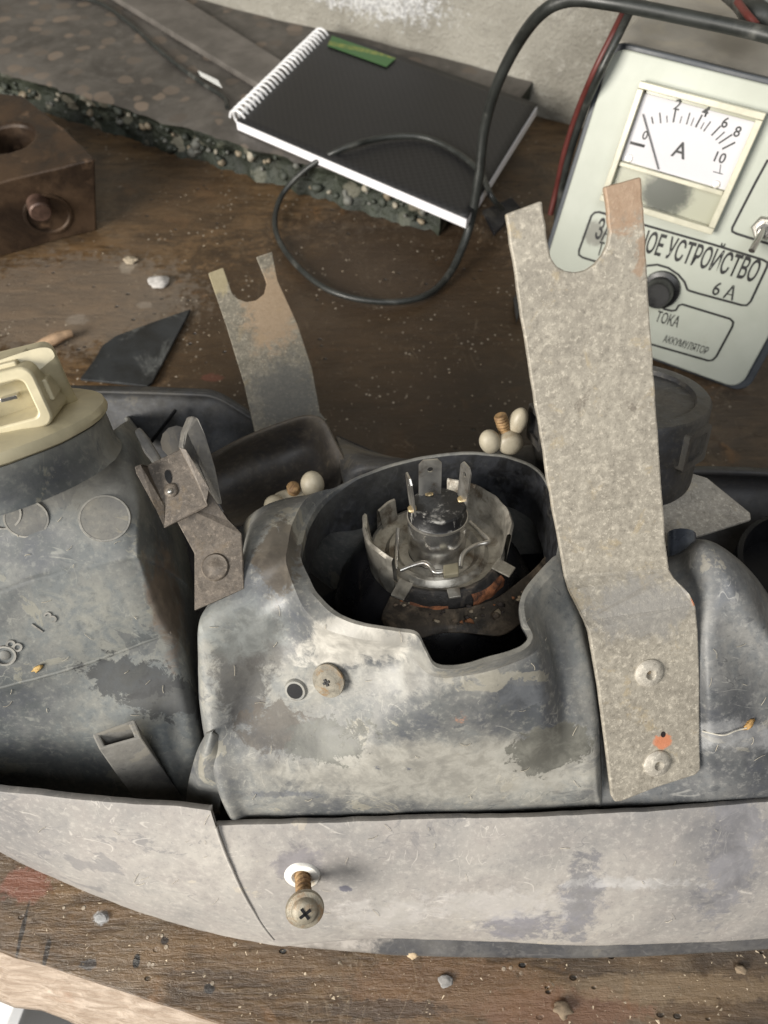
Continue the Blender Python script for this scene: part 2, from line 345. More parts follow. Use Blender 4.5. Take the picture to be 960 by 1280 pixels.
# ================================================================== SETTING
def bench():
    A = P(-140, 1143, 0); B = P(275, 1281, 0); d = (B - A).normalized(); nrm = Vector((d.y, -d.x, 0))
    if nrm.y > 0: nrm = -nrm
    L = A - d * .6; Rr = B + d * 1.3; back = -nrm * 1.6
    nu, nv = 150, 60; v = []
    for i in range(nu):
        for j in range(nv):
            s = i / (nu - 1); t = (j / (nv - 1)) ** 2.2
            p = L.lerp(Rr, s) + back * t
            if j == 0: p += nrm * (noise.noise(p * 45) * .0025 + noise.noise(p * 160) * .001)
            p.z = -.0012 + noise.noise(Vector((p.x * 14, p.y * 40, 0))) * .0006 - (.0018 if j == 0 else 0)
            v.append(p)
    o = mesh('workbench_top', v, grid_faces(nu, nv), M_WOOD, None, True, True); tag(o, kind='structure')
    # worn raw front edge sloping outward, then the face of the board
    v = []; prof = [(0, -.0032), (.004, -.006), (.012, -.014), (.019, -.026), (.021, -.030), (.004, -.034), (-.05, -.036)]
    for i in range(nu):
        p = L.lerp(Rr, i / (nu - 1)); p0 = p + nrm * (noise.noise(p * 45) * .0025 + noise.noise(p * 160) * .001)
        for (a, h) in prof: v.append(p0 + nrm * (a + (noise.noise(p * 60 + Vector((0, 0, a * 300))) * .0022 if a else 0)) + Vector((0, 0, h + noise.noise(p * 90 + Vector((a * 50, 3, 3))) * .0010 * (a > 0))))
    e = mesh('raw_board_edge', v, grid_faces(nu, len(prof)), M_EDGE, o, True, True)
bench()
fl = mesh('floor', [(-4, -4, -.75), (4, -4, -.75), (4, 4, -.75), (-4, 4, -.75)], [(0, 1, 2, 3)], plain('grey_floor', (.17, .165, .16), .8, .3, 8, bs=.4), None, False, True)
tag(fl, kind='structure')
# white pail standing on the floor under the bench corner
bk = empty('bucket', P(-22, 1243, -.75)); tag(bk, 'white plastic bucket on the floor below the bench edge', 'bucket')
q = P(-30, 1248, -.45)
lathe('bucket_body', [(0, -.30), (.10, -.30), (.125, -.01), (.131, -.01), (.131, 0), (.122, .004), (.11, -.002), (0, -.002)], (q.x - .080, q.y + .01, -.45), (0, 0, 1), plain('white_bucket_plastic', (.7, .7, .7), .4, .05, 30), bk, 48)

# terrazzo slab along the wall
ZS = .032
a0 = P(-150, 45, ZS); a1 = P(552, 253, ZS)
sd = (a1 - a0); sd.z = 0; sd.normalize(); sn = Vector((-sd.y, sd.x, 0))     # sn: towards the wall
w0 = P(270, 5, ZS); depth = (w0 - a0).dot(sn)
Ls = a0 - sd * .15; LEN = (a1 - Ls).length
def stone_slab():
    r = empty('stone_slab', Ls); tag(r, 'thick grey terrazzo slab with a broken pebbly edge under the black notebook', 'stone slab')
    nu, nv = 160, 30; v = []
    for i in range(nu):
        for j in range(nv):
            s = i / (nu - 1); t = j / (nv - 1)
            p = Ls + sd * (LEN * s) + sn * ((depth + .03) * t)
            if j == 0: p += sn * (noise.noise(p * 30) * .006 + noise.noise(p * 110) * .003)
            p.z = ZS + noise.noise(p * 40) * .0006 - (.002 if j == 0 else 0)
            v.append(p)
    mesh('slab_top', v, grid_faces(nu, nv), M_SLAB, r, True, True)
    v = []; K = 12
    for i in range(nu):
        s = i / (nu - 1); p = Ls + sd * (LEN * s); p += sn * (noise.noise(p * 30) * .006 + noise.noise(p * 110) * .003)
        for k in range(K):
            h = ZS - .002 - (ZS - .001) * k / (K - 1); q = Vector((p.x, p.y, h))
            v.append(q + sn * ((noise.noise(q * 70) * .005 + noise.noise(q * 200) * .003 + .004 * math.sin(3.14 * k / (K - 1))) if 0 < k else 0))
    mesh('broken_edge', v, grid_faces(nu, K), M_SLABF, r, True, True)
    e = Ls + sd * LEN; e2 = e + sn * (depth + .03)
    mesh('end_face', [Vector((e.x, e.y, ZS - .002)), Vector((e2.x, e2.y, ZS - .001)), Vector((e2.x, e2.y, 0)), Vector((e.x, e.y, 0))], [(0, 1, 2, 3)], M_SLABF, r, False, True)
    mats = [plain('pebble_%s' % n, c, .6, .25, 150, bs=.4) for n, c in (('tan', (.22, .18, .125)), ('grey', (.12, .12, .105)), ('dark', (.035, .04, .03)), ('cream', (.28, .255, .20)))]
    rnd = random.Random(4)
    for i in range(150):
        s = rnd.random(); p = Ls + sd * (LEN * (.08 + .9 * s)); p += sn * (noise.noise(p * 30) * .006 + noise.noise(p * 110) * .003)
        rr = rnd.choice((.002, .0025, .003, .0035, .004, .0055)); h = rnd.uniform(.004, ZS - rr - .001)
        M = Matrix.Rotation(rnd.random() * 6, 3, 'Z') @ Matrix.Rotation(rnd.random() * 6, 3, 'X')
        blob('stone', Vector((p.x, p.y, h)) + sn * .0022, (rr, rr * rnd.uniform(.7, 1), rr * rnd.uniform(.6, .9)), rnd.choice(mats + [mats[2], mats[1], mats[2]]), r, 2, .22, 2.2, M, i)
    return r
SL = stone_slab()
# wall
wa = Ls + sn * depth - sd * 1.0; wb = Ls + sn * depth + sd * 2.6
v = []; nu, nv = 120, 50
for i in range(nu):
    for j in range(nv):
        p = wa.lerp(wb, i / (nu - 1)); p = Vector((p.x, p.y, -.05 + 1.15 * j / (nv - 1)))
        v.append(p + sn * (noise.noise(p * 9) * .006 + noise.noise(p * 40) * .002))
wl = mesh('wall', v, grid_faces(nu, nv), M_WALL, None, True, True); tag(wl, kind='structure')
# grey trim bar and thin lead lying on the slab
bz = ZS + .0008
q = [P(115, -14, bz), P(330, 118, bz), P(372, 96, bz), P(190, -20, bz)]
o = slab('trim_bar', [p + Vector((0, 0, .007)) for p in q], (0, 0, 1), .0068, plain('weathered_bar', (.12, .108, .096), .65, .3, 30, bs=.5), None, .0015)
tag(o, 'flat weathered grey bar lying on the stone slab beside the notebook spiral', 'bar')
o = tube('thin_wire', [P(70, -6, ZS + .003), P(120, 2, ZS + .003), P(160, 28, ZS + .003), P(205, 68, ZS + .003), P(250, 102, ZS + .003), P(280, 122, ZS + .003), P(284, 134, ZS + .003)], .0024, M_CABLE, None, 8, 60)
tag(o, 'thin black wire lying across the stone slab left of the notebook', 'wire')
o = slab('paper_scrap', [P(247, 86, ZS + .013), P(272, 98, ZS + .011), P(277, 107, ZS + .0105), P(250, 92, ZS + .0125)], (0, 0, 1), .0006, plain('white_paper', (.8, .8, .78), .7, .05, 60), None)
for vv in o.data.vertices: vv.co.z -= .0015
tag(o, 'narrow white paper scrap on the grey bar behind the slab edge', 'paper scrap')

# ================================================================== NOTEBOOK
def notebook():
    z = ZS + .0015
    bl = P(291, 160, z); br = P(582, 286, z); u = (br - bl); u.z = 0; Lw = u.length; u.normalize(); vdir = Vector((-u.y, u.x, 0))
    tl = P(412, 46, z + .008); Hh = (tl - bl).dot(vdir) * .98
    tr = P(656, 123, z + .008); v1 = tl - bl; v2 = tr - br; v1.z = v2.z = 0; Hh = (v1.length * .6 + v2.length * .4); vdir = (v1.normalized() + v2.normalized()).normalized()
    r = empty('notebook', bl); tag(r, 'closed black spiral notebook with white pages and a green strip on its cover', 'notebook')
    def q(a, b, h): return bl + u * a + vdir * b + Vector((0, 0, h))
    n = 24; rr = random.Random(3)
    paper = T('page_edges'); st = paper.noise(30, 3, .5, vec=paper.map((3, 3, 900))); paper = paper.fin(paper.mix(st, (.74, .73, .76), (.88, .87, .9)), .7, st, .3, .0004)
    slab('page_block', [q(.006, 0, .0085), q(Lw, 0, .0085), q(Lw + .002, Hh, .0085), q(.006, Hh, .0085)], (0, 0, 1), .0083, paper, r, .0004)
    t = T('black_notebook_cover'); br_ = t.n('TexChecker'); t.put(br_.inputs[0], t.map((1, 1, .01), (0, 0, math.atan2(u.y, u.x) * -1))); br_.inputs[3].default_value = 260
    cv = t.fin(t.mix(br_.outputs[1], (.009, .009, .010), (.015, .015, .016)), .5, t.math('ADD', br_.outputs[1], t.noise(60, 5)), .25, .0006)
    nu, nv = 30, 20; v = []
    for i in range(nu):
        for j in range(nv):
            a = Lw * 1.004 * i / (nu - 1); b = (Hh + .002) * j / (nv - 1) - .001
            v.append(q(.008 + a * (1 - .008 / Lw), b, .0094 + .0014 * math.sin(3 * j / nv) * (i / nu) + .001 * (i / nu) ** 3))
    c = mesh('cover', v, grid_faces(nu, nv), cv, r, True, True); m = c.modifiers.new('s', 'SOLIDIFY'); m.thickness = .0007; m.offset = 1
    gt = T('green_label_print'); yl = gt.ramp(gt.noise(260, 3, .6, vec=gt.map((1, 1, 1))), .42, .55)
    gc = q(.052, Hh * .91, .0105); ln = gt.n('VectorMath', operation='SUBTRACT'); gt.put(ln.inputs[0], gt.co); ln.inputs[1].default_value = tuple(gc)
    dt = gt.n('VectorMath', operation='DOT_PRODUCT'); gt.put(dt.inputs[0], ln.outputs[0]); dt.inputs[1].default_value = tuple(vdir)
    band = gt.ramp(gt.math('ABSOLUTE', dt.outputs['Value']), .0045, .003)
    gm = gt.fin(gt.mix(gt.math('MULTIPLY', band, gt.math('ADD', gt.math('MULTIPLY', yl, .6), .25)), (.045, .125, .035), (.22, .24, .05)), .5)
    slab('green_label', [q(.024, Hh * .85, .0119), q(.100, Hh * .85, .0122), q(.102, Hh * .955, .0121), q(.019, Hh * .955, .0118)], (0, 0, 1), .0004, gm, r)
    # wire spiral: a closed loop per hole pair
    N = 25; pts = []
    for k in range(N * 12 + 1):
        th = 2 * math.pi * k / 12; b = .004 + (Hh - .008) * k / (N * 12)
        pts.append(q(.0040 - .0090 * math.cos(th) + .0006 * noise.noise(Vector((b * 90, 0, 0))), b + .0008 * noise.noise(Vector((b * 200, 5, 0))), .0066 + .0084 * math.sin(th)))
    tube('spiral_binding', pts, .00125, plain('white_coated_wire', (.76, .76, .77), .35, .05, 50), r, 6)
notebook()

# ================================================================== CHARGER
def charger():
    TL, TR, BR, BL = (795, 65), (1113, 143), (899, 478), (662, 392)
    p0 = P(662, 392, .004); p1 = P(899, 478, .004)
    u = (p1 - p0); w = u.length; u.normalize()
    # face leans back: find the height where the top-left corner ray meets it
    lean = math.radians(19.5); back = Vector((-u.y, u.x, 0))
    if back.y < 0: back = -back
    vd = (Vector((0, 0, 1)) * math.cos(lean) + back * math.sin(lean)).normalized(); nf = u.cross(vd); nf = nf if nf.dot(CAMP - p0) > 0 else -nf
    tl = PPL(795, 65, p0, nf); h = (tl - p0).dot(vd)
    r = empty('battery_charger', p0); tag(r, 'pale metal battery charger with a square ammeter dial behind the large fork bracket', 'battery charger')
    def uv(px, py): q = PPL(px, py, p0, nf) - p0; return q.dot(u), q.dot(vd)
    def q(a, b, c=0.0): return p0 + u * a + vd * b + nf * c
    def M4(a, b, c, ang=0):
        M = Matrix((u, vd, nf)).transposed().to_4x4(); M.translation = q(a, b, c); return M @ Matrix.Rotation(ang, 4, 'Z')
    wid = uv(1113, 143)[0]
    m_face = T('pale_enamel'); a = m_face.noise(40, 7, .7); g = m_face.noise(14, 6, .6, w=3)
    fc = m_face.mix(m_face.ramp(g, .35, .7), (.40, .42, .36), (.47, .49, .43)); fc = m_face.mix(m_face.ramp(a, .60, .78, 0, .5), fc, (.34, .33, .25))
    fc = m_face.mix(m_face.math('MULTIPLY', m_face.spot(PPL(744, 292, p0, nf), (.008, .008, .008), .8, .3), .7), fc, (.14, .13, .11))
    m_face = m_face.fin(fc, .48, a, .1, .0005)
    m_box = plain('dusty_grey_case', (.30, .28, .245), .6, .2, 25, dirt=(.36, .32, .25), damt=.4, bs=.3)
    m_rim = plain('blue_grey_rim', (.055, .062, .072), .5, .2, 30)
    m_blk = plain('black_print', (.012, .012, .012), .6, .2, 60, bs=.02)
    W_, H_ = max(w, wid) , h
    slab('front_panel', [q(a_, b_, 0) for a_, b_ in rrect(0, 0, W_, H_, .010)], nf, .0035, m_face, r, .0012, 3)
    slab('case_rim', [q(a_, b_, -.0040) for a_, b_ in rrect(-.004, -.003, W_ + .006, H_ + .003, .011)], nf, .012, m_rim, r, .001)
    dep = .15; ang = Vector((0, 0, 1))
    bkd = (back * 1.0)
    f0 = [q(-.003, -.002, -.017), q(W_ + .004, -.002, -.017), q(W_ + .004, H_ + .002, -.017), q(-.003, H_ + .002, -.017)]
    b0 = [p + bkd * dep for p in f0]; b0[0].z = b0[1].z = f0[0].z
    hh = f0[2].z - .004
    for i in (2, 3): b0[i] = Vector((f0[i].x, f0[i].y, hh)) + bkd * (dep - .04)
    v = f0 + b0; o = mesh('case', v, [(3, 2, 1, 0), (4, 5, 6, 7), (0, 1, 5, 4), (2, 3, 7, 6), (1, 2, 6, 5), (0, 4, 7, 3)], m_box, r, False); bevel(o, .003, 3)
    for (a_, b_) in ((.012, -.17), (W_ - .012, -.17)):
        pass
    # ---- ammeter
    A = [uv(807, 93), uv(957, 147), uv(892, 288), uv(752, 248)]
    mu0 = (A[0][0] + A[3][0]) / 2; mu1 = (A[1][0] + A[2][0]) / 2; mv1 = (A[0][1] + A[1][1]) / 2; mv0 = (A[2][1] + A[3][1]) / 2
    D = [uv(814, 109), uv(949, 152), uv(911, 238), uv(772, 196)]
    du0 = (D[0][0] + D[3][0]) / 2; du1 = (D[1][0] + D[2][0]) / 2; dv1 = (D[0][1] + D[1][1]) / 2; dv0 = (D[2][1] + D[3][1]) / 2
    m_bez = plain('yellowed_clear_plastic', (.52, .50, .39), .25, .12, 40); m_dial = plain('white_dial_card', (.55, .54, .56), .55, .04, 30, bs=.02)
    m_cov = T('hazy_clear_plastic'); m_cov = m_cov.fin(m_cov.mix(m_cov.spot(PPL(833, 238, p0, nf), (.017, .017, .017), .9, .15), (.36, .36, .28), (.075, .08, .065)), .22)
    mt = slab('ammeter', [q(a_, b_, .0035) for a_, b_ in rrect(mu0, mv0, mu1, mv1, .003)], nf, .0034, m_cov, r, .0006)
    t_ = .0042
    def bar(nm, a0_, b0_, a1_, b1_, c0, th, mat, par, bv=.0005): return slab(nm, [q(a0_, b0_, c0), q(a1_, b0_, c0), q(a1_, b1_, c0), q(a0_, b1_, c0)], nf, th, mat, par, bv)
    bar('bezel_edge', mu0, mv0 + t_, mu0 + t_, mv1 - t_, .0105, .0068, m_bez, mt); bar('bezel_edge', mu1 - t_, mv0 + t_, mu1, mv1 - t_, .0105, .0068, m_bez, mt)
    bar('bezel_edge', mu0, mv1 - t_ + .0002, mu1, mv1, .0105, .0068, m_bez, mt); bar('bezel_edge', mu0, mv0, mu1, mv0 + t_ - .0002, .0105, .0068, m_bez, mt)
    bar('dial', du0 + .0008, dv0, du1 - .0008, dv1 - .002, .0046, .001, m_dial, mt, 0)
    bar('dial_ledge', mu0 + t_ + .0003, dv0 - .0035, mu1 - t_ - .0003, dv0 - .0006, .0070, .0030, m_bez, mt)
    pm = plain('black_ink', (.03, .03, .03), .6, .1, 50, bs=.01)
    DZ = .0048
    def stroke(name, p, p_, wd, par=mt, mat=pm, z=DZ):
        a = Vector(uv(*p)); b = Vector(uv(*p_)); d = (b - a).normalized(); s = Vector((-d.y, d.x)) * wd / 2
        slab(name, [q(*(a + s), z), q(*(a - s), z), q(*(b - s), z), q(*(b + s), z)], nf, .0001, mat, par)
    C4 = lambda x, y: (720 + x / 4, 30 + y / 4)
    for (x0, y0, x1, y1, wd) in ((385, 460, 392, 495, .0008), (425, 440, 430, 492, .0008), (460, 455, 462, 488, .0006), (505, 420, 492, 488, .0011), (535, 457, 525, 492, .0006), (575, 440, 558, 498, .0008), (595, 465, 580, 505, .0006), (636, 450, 603, 512, .0011), (645, 488, 628, 522, .0006), (678, 483, 643, 532, .0008), (728, 505, 682, 553, .0010), (748, 535, 703, 575, .0008), (785, 548, 718, 592, .0010), (800, 587, 735, 620, .0011), (278, 588, 350, 607, .0018), (728, 697, 722, 742, .0005), (690, 732, 738, 745, .0005)):
        stroke('scale_mark', C4(x0, y0), C4(x1, y1), wd)
    stroke('needle', C4(343, 445), C4(420, 720), .0007, z=.0062)
    for tx, x, y, sz in (('2', 510, 412, .0085), ('4', 648, 445, .0085), ('6', 745, 500, .0085), ('8', 806, 545, .0085), ('0', 350, 560, .0075), ('10', 716, 672, .0085), ('A', 517, 650, .0135)):
        a_, b_ = uv(*C4(x, y)); text('dial_figure', tx, M4(a_, b_ - .0015, DZ + .0002), sz, pm, mt, 1, 0, .012, 'CENTER')
    for x, y in ((272, 668), (706, 798)):
        a_, b_ = uv(*C4(x, y)); lathe('dial_screw', [(0, .0012), (.0022, .001), (.0026, 0)], q(a_, b_, .0047), nf, M_STEEL, mt, 16)
    # ---- printed frames
    C5 = lambda x, y: (700 + x / 3.692, 240 + y / 3.692)
    def outline(pts, wd=.0016, closed=False):
        p = [Vector(uv(*C5(*a))) for a in pts]; n = len(p); v = []; f = []
        for i in range(n):
            a = p[i - 1] if i else p[0]; b = p[i + 1] if i + 1 < n else p[i]
            d = (b - a).normalized(); s = Vector((-d.y, d.x)) * wd / 2
            v += [q(*(p[i] + s), .0003), q(*(p[i] - s), .0003)]
        for i in range(n - 1): f.append((2 * i, 2 * i + 1, 2 * i + 3, 2 * i + 2))
        mesh('printed_frame', v, f, m_blk, r, False, True)
    outline([(400, 340), (450, 335), (500, 350), (545, 380), (575, 415), (588, 450), (600, 456), (640, 468), (840, 522), (862, 522), (880, 505), (955, 345), (958, 325), (935, 312), (700, 240), (390, 152), (180, 92), (160, 95), (145, 110), (88, 270), (88, 290), (105, 302), (300, 362), (360, 372), (375, 355), (400, 340)])
    outline([(475, 538), (515, 548), (535, 545), (548, 523), (565, 518), (785, 585), (800, 600), (795, 622), (722, 758), (705, 775), (685, 778), (420, 702), (200, 640)])
    outline([(960, -150), (900, -40), (795, 165), (795, 182), (815, 192), (960, 238), (1100, 280)])
    def line(tx, px, py, px2, py2, size, bold, capfrac=.73):
        a = Vector(uv(px, py)); b = Vector(uv(px2, py2)); d = b - a
        c = bpy.data.curves.new('t', 'FONT'); c.body = tx; c.size = size; t = bpy.data.objects.new('t', c); COL.objects.link(t); bpy.context.view_layer.update(); ln = t.dimensions.x; bpy.data.objects.remove(t)
        text('lettering', tx, M4(a.x, a.y, .0004, math.atan2(d.y, d.x)), size, m_blk, r, d.length / ln, 0, bold)
    line('ЗАРЯДНОЕ УСТРОЙСТВО', 742, 297, 941, 352, .0200, .020)
    line('6 А', 888, 367, 915, 375, .0135, .012)
    line('Т', 745, 318, 751, 319.5, .0135, .012)
    line('ТОКА', 818, 401, 846, 409, .0115, .012)
    line('АККУМУЛЯТОР', 828, 427, 883, 443, .0080, .004)
    a_, b_ = uv(826, 362)
    kb = lathe('current_knob', [(0, .017), (.0085, .017), (.0095, .0155), (.0105, .004), (.0135, .003), (.0140, .0006), (0, .0006)], q(a_, b_, 0), nf, plain('black_bakelite', (.02, .02, .02), .3, .3, 60), r, 40)
    a_, b_ = uv(955, 284)
    sw = lathe('toggle_switch', [(0, .004), (.0068, .004), (.0078, .003), (.0078, 0)], q(a_, b_, .0003), nf, M_STEEL, r, 6)
    lathe('collar', [(0, .009), (.0040, .009), (.0045, .004)], q(a_, b_, 0), nf, M_SHINY, sw, 20)
    tube('lever', [q(a_, b_, .008), q(a_ - .0005, b_ - .006, .016), q(a_ - .001, b_ - .011, .022)], .0022, M_SHINY, sw, 10, 8)
    return r, q, H_, W_
CH, chq, CHH, CHW = charger()

# ---- mains cable looped over the notebook, the pair of leads beside the charger, the plug on top
cb = [(1010, 62, .215), (960, 44, .212), (860, 22, .212), (760, 3, .212), (710, 0, .208), (675, 18, .196), (645, 58, .168), (620, 110, .135), (605, 165, .10), (598, 225, .065), (585, 290, .025), (560, 345, .006), (525, 372, .004), (470, 377, .004), (410, 362, .004), (365, 325, .004), (344, 285, .005), (352, 245, .010), (385, 210, .03), (428, 186, ZS + .0155), (480, 172, ZS + .0165), (530, 172, ZS + .0165), (570, 190, ZS + .0165), (600, 215, ZS + .017), (614, 245, .045), (628, 262, .028)]
def wtap(s): return 1.0 if s < .34 else (1 - (s - .34) / .14 * .40 if s < .48 else .60)
o = tube('power_cable', [P(*c) for c in cb], .0041, M_CABLE, None, 12, 260, taper=wtap)
tag(o, 'thick black rubber cable looped over the notebook and across the bench', 'cable')
M_RED = plain('red_insulation', (.095, .022, .018), .45, .2, 40)
ld = [(781, 12, .20), (765, 45, .19), (742, 92, .17), (722, 140, .14), (706, 190, .11), (696, 235, .08), (690, 280, .05), (694, 310, .03), (706, 340, .012)]
o = tube('red_lead', [P(x, y, z) for x, y, z in ld[:6]] + [P(688, 268, .06)], .0023, M_RED, None, 8, 70); tag(o, 'thin red insulated lead running down beside the charger case', 'wire')
o = tube('black_lead', [P(x + 6, y + 3, z) for x, y, z in ld], .0027, M_CABLE, None, 8, 80); tag(o, 'thin black lead running beside the red lead to the charger foot', 'wire')
pr = empty('plug_bundle', P(945, 12, .21)); tag(pr, 'dark bundled plug with a red wire end on top of the charger', 'plug')
z = .205
tube('cord', [P(900, -25, z), P(928, -2, z), P(945, 18, z + .004), P(975, 30, z)], .0075, M_CABLE, pr, 10, 30)
tube('cord', [P(930, -30, z), P(955, 0, z + .006), P(985, 14, z)], .0085, plain('grey_green_jacket', (.10, .105, .095), .5, .2, 40), pr, 10, 30)
tube('wire_end', [P(922, 2, z + .008), P(934, 18, z + .009), P(946, 32, z + .007)], .0022, M_RED, pr, 8, 12)
# dark strips of scrap by the cable foot, behind the fork
o = slab('plastic_strip', [P(603, 262, .020), P(640, 246, .022), P(651, 258, .016), P(618, 292, .012)], (0, 0, 1), .004, M_BLACK, None, .001); tag(o, 'black plastic strip sticking out under the notebook corner', 'scrap')
o = slab('metal_strip', [P(642, 372, .004), P(655, 352, .004), P(660, 358, .004), P(646, 402, .004)], (0, 0, 1), .003, plain('dark_scrap_steel', (.06, .06, .06), .4, .3, 60, .4), None, .0006); tag(o, 'narrow dark steel strip on the bench left of the large fork bracket', 'scrap')

# ================================================================== IRON BLOCK
def iron_block():
    zt = .066
    top = [P(-190, 150, zt), P(-60, 110, zt), P(27, 119, zt), P(50, 137, zt), P(82, 161, zt), P(119, 199, zt), P(60, 213, zt), P(-190, 276, zt)]
    bot = [P(-190, 235, 0), P(-40, 175, 0), P(45, 200, 0), P(72, 222, 0), P(98, 246, 0), P(121, 287, 0), P(60, 303, 0), P(-190, 374, 0)]
    r = empty('iron_block', bot[6]); tag(r, 'rusty brown iron block with a round hole and a bolt in its side', 'iron block')
    # body with a real hole: ring of top points around the bore
    c = P(8, 172, zt); R_ = .0245; n = 48; K = len(top)
    v = []; f = []
    per = []
    for i in range(n):
        s = i / n * K; a = int(s); per.append((top[a].lerp(top[(a + 1) % K], s - a), bot[a].lerp(bot[(a + 1) % K], s - a)))
    a0 = math.atan2(per[0][0].y - c.y, per[0][0].x - c.x); sgn = 1 if (per[12][0] - c).cross(per[0][0] - c).z < 0 else -1
    hole = []
    for i in range(n):
        d = per[i][0] - c; d.normalize(); hole.append(c + d * R_)
    for i in range(n): v += [per[i][1], per[i][0], hole[i], hole[i] + (c - hole[i]) * .10 + Vector((0, 0, -.003)), hole[i] + (c - hole[i]) * .10 + Vector((0, 0, -.045))]
    f = grid_faces(n, 5, True); base = len(v); v.append(Vector((c.x, c.y, zt - .045)))
    for i in range(n): f.append((i * 5 + 4, ((i + 1) % n) * 5 + 4, base))
    o = mesh('body', jitter(v, .0007, 50), f, M_BLOCK, r, True); sharpen(o, 35); bevel(o, .0016, 2, 40)
    n_ = (bot[6] - bot[5]).cross(top[5] - bot[5]).normalized(); n_ = n_ if n_.dot(CAMP - bot[5]) > 0 else -n_
    b0 = PPL(47, 254, bot[5], n_)
    lathe('bolt', [(0, .013), (.0078, .013), (.0090, .0118), (.0090, -.002)], b0, n_, plain('worn_bolt', (.10, .06, .045), .5, .4, 120, .4), r, 28)
    b1 = PPL(60, 268, bot[5], n_)
    lathe('worn_ring', [(.0200, .0), (.0196, .0014), (.0175, .0016), (.0165, .0)], b1, n_, M_BLOCK, r, 40)
iron_block()

# ================================================================== HEADLIGHT
HL = empty('headlight_unit', P(480, 1190, 0)); tag(HL, 'dusty dismantled car headlight lying face down on the bench, bulb and brackets up', 'headlight')
NA = Vector((-.03, .31, .95)).normalized()                      # axis of the round opening
RC = P(500, 787, .168)                                          # a point on the rim plane
def rimz(px, py, off=0.0): return PPL(px, py, RC + NA * off, NA)
TAN = (.23, .20, .16); BRN = (.085, .065, .048)
sp_main = [
    (P(560, 965, .11), (.075, .016, .02), (.36, .34, .295), .9, .3, .6),
    (P(430, 800, .158), (.05, .006, .02), (.47, .445, .395), .6, .5, .75),
    (P(500, 842, .152), (.03, .006, .02), (.35, .335, .30), .9, .6, .5),
    (P(298, 850, .135), (.011, .022, .025), (.045, .042, .040), .5, .45, .75),  # shading in the front-left dent, painted into the colour
    (P(325, 800, .142), (.010, .010, .02), (.06, .055, .05), .5, .5, .6),
    (P(340, 905, .125), (.016, .010, .02), (.085, .07, .055), .3, .5, .75),
    (P(405, 925, .12), (.019, .0085, .015), (.115, .115, .10), .12, .55, .85),
    (P(640, 868, .14), (.013, .005, .012), (.095, .10, .108), .15, .5, .85),
    (P(690, 940, .115), (.0175, .0105, .014), (.125, .122, .105), .08, .40, .92),
    (P(574, 896, .135), (.0042, .0025, .006), (.42, .22, .14), .5, .6, .75),
    (P(345, 690, .16), (.009, .018, .02), (.085, .068, .05), .4, .6, .8),
    (P(480, 960, .115), (.010, .0012, .004), (.07, .08, .11), .5, .9, .7),
    (P(350, 993, .095), (.018, .0011, .004), (.085, .092, .11), .6, .9, .6),
    (P(290, 780, .15), (.020, .010, .02), (.22, .235, .225), .9, .3, .5),
]
M_MAIN = dusty('dusty_main_housing', (.062, .067, .072), (.300, .287, .250), .52, (.38, .64), 26, .5, sp_main, .6, (.185, .188, .180))
M_TURN = dusty('dusty_side_housing', (.054, .060, .063), (.225, .222, .195), .50, (.40, .66), 24, .5, [
    (P(165, 848, .10), (.020, .0075, .02), (.040, .042, .044), .2, .6, .85), (P(215, 872, .09), (.020, .008, .02), (.05, .05, .05), .2, .6, .8), (P(215, 730, .12), (.007, .03, .03), (.15, .11, .08), .8, .4, .8), (P(120, 600, .165), (.04, .012, .03), (.22, .21, .185), .8, .4, .5)], .6, (.135, .145, .145), seed=3)
M_SKIRT = dusty('dusty_bezel', (.165, .16, .163), (.385, .36, .325), .64, (.5, .72), 12, .2, [
    (P(722, 1125, .045), (.008, .022, .035), (.15, .15, .168), .7, .9, .7), (P(905, 1060, .06), (.012, .03, .05), (.155, .155, .172), .7, .9, .65), (P(650, 1155, .02), (.02, .006, .02), (.14, .14, .17), .7, .7, .65),
    (P(770, 1105, .05), (.03, .002, .012), (.46, .45, .44), .8, .9, .5), (P(620, 1130, .04), (.03, .006, .02), (.45, .43, .41), .9, .9, .4), (P(378, 1080, .06), (.011, .008, .02), (.165, .155, .165), .6, .4, .8), (P(433, 1112, .05), (.0026, .0010, .01), (.10, .10, .14), .4, .5, .8), (P(480, 1140, .03), (.02, .006, .02), (.46, .44, .42), .9, .9, .4)], .75, (.295, .272, .252), seed=6)
M_DARK = dusty('dull_dark_housing', (.030, .032, .037), (.15, .135, .115), .33, (.45, .75), 24, .3, (), .4, seed=8)
M_BROWN = dusty('brown_grime_plastic', (.024, .021, .019), (.115, .095, .073), .45, (.5, .8), 24, .1, (), .3, seed=10)
M_RIMIN = dusty('dark_inner_rim', (.009, .009, .010), (.065, .065, .063), .26, (.35, .6), 30, .3, (), .5, seed=70)
# ---- inner floor so that gaps look into the dark shell, not onto the bench
slab('inner_shell', [P(x, y, .012) for x, y in ((-120, 985), (0, 1015), (150, 1075), (300, 1110), (500, 1130), (750, 1130), (1060, 1110), (1060, 760), (860, 640), (500, 610), (60, 600), (-120, 640))], (0, 0, 1), .006, M_VOID, HL)
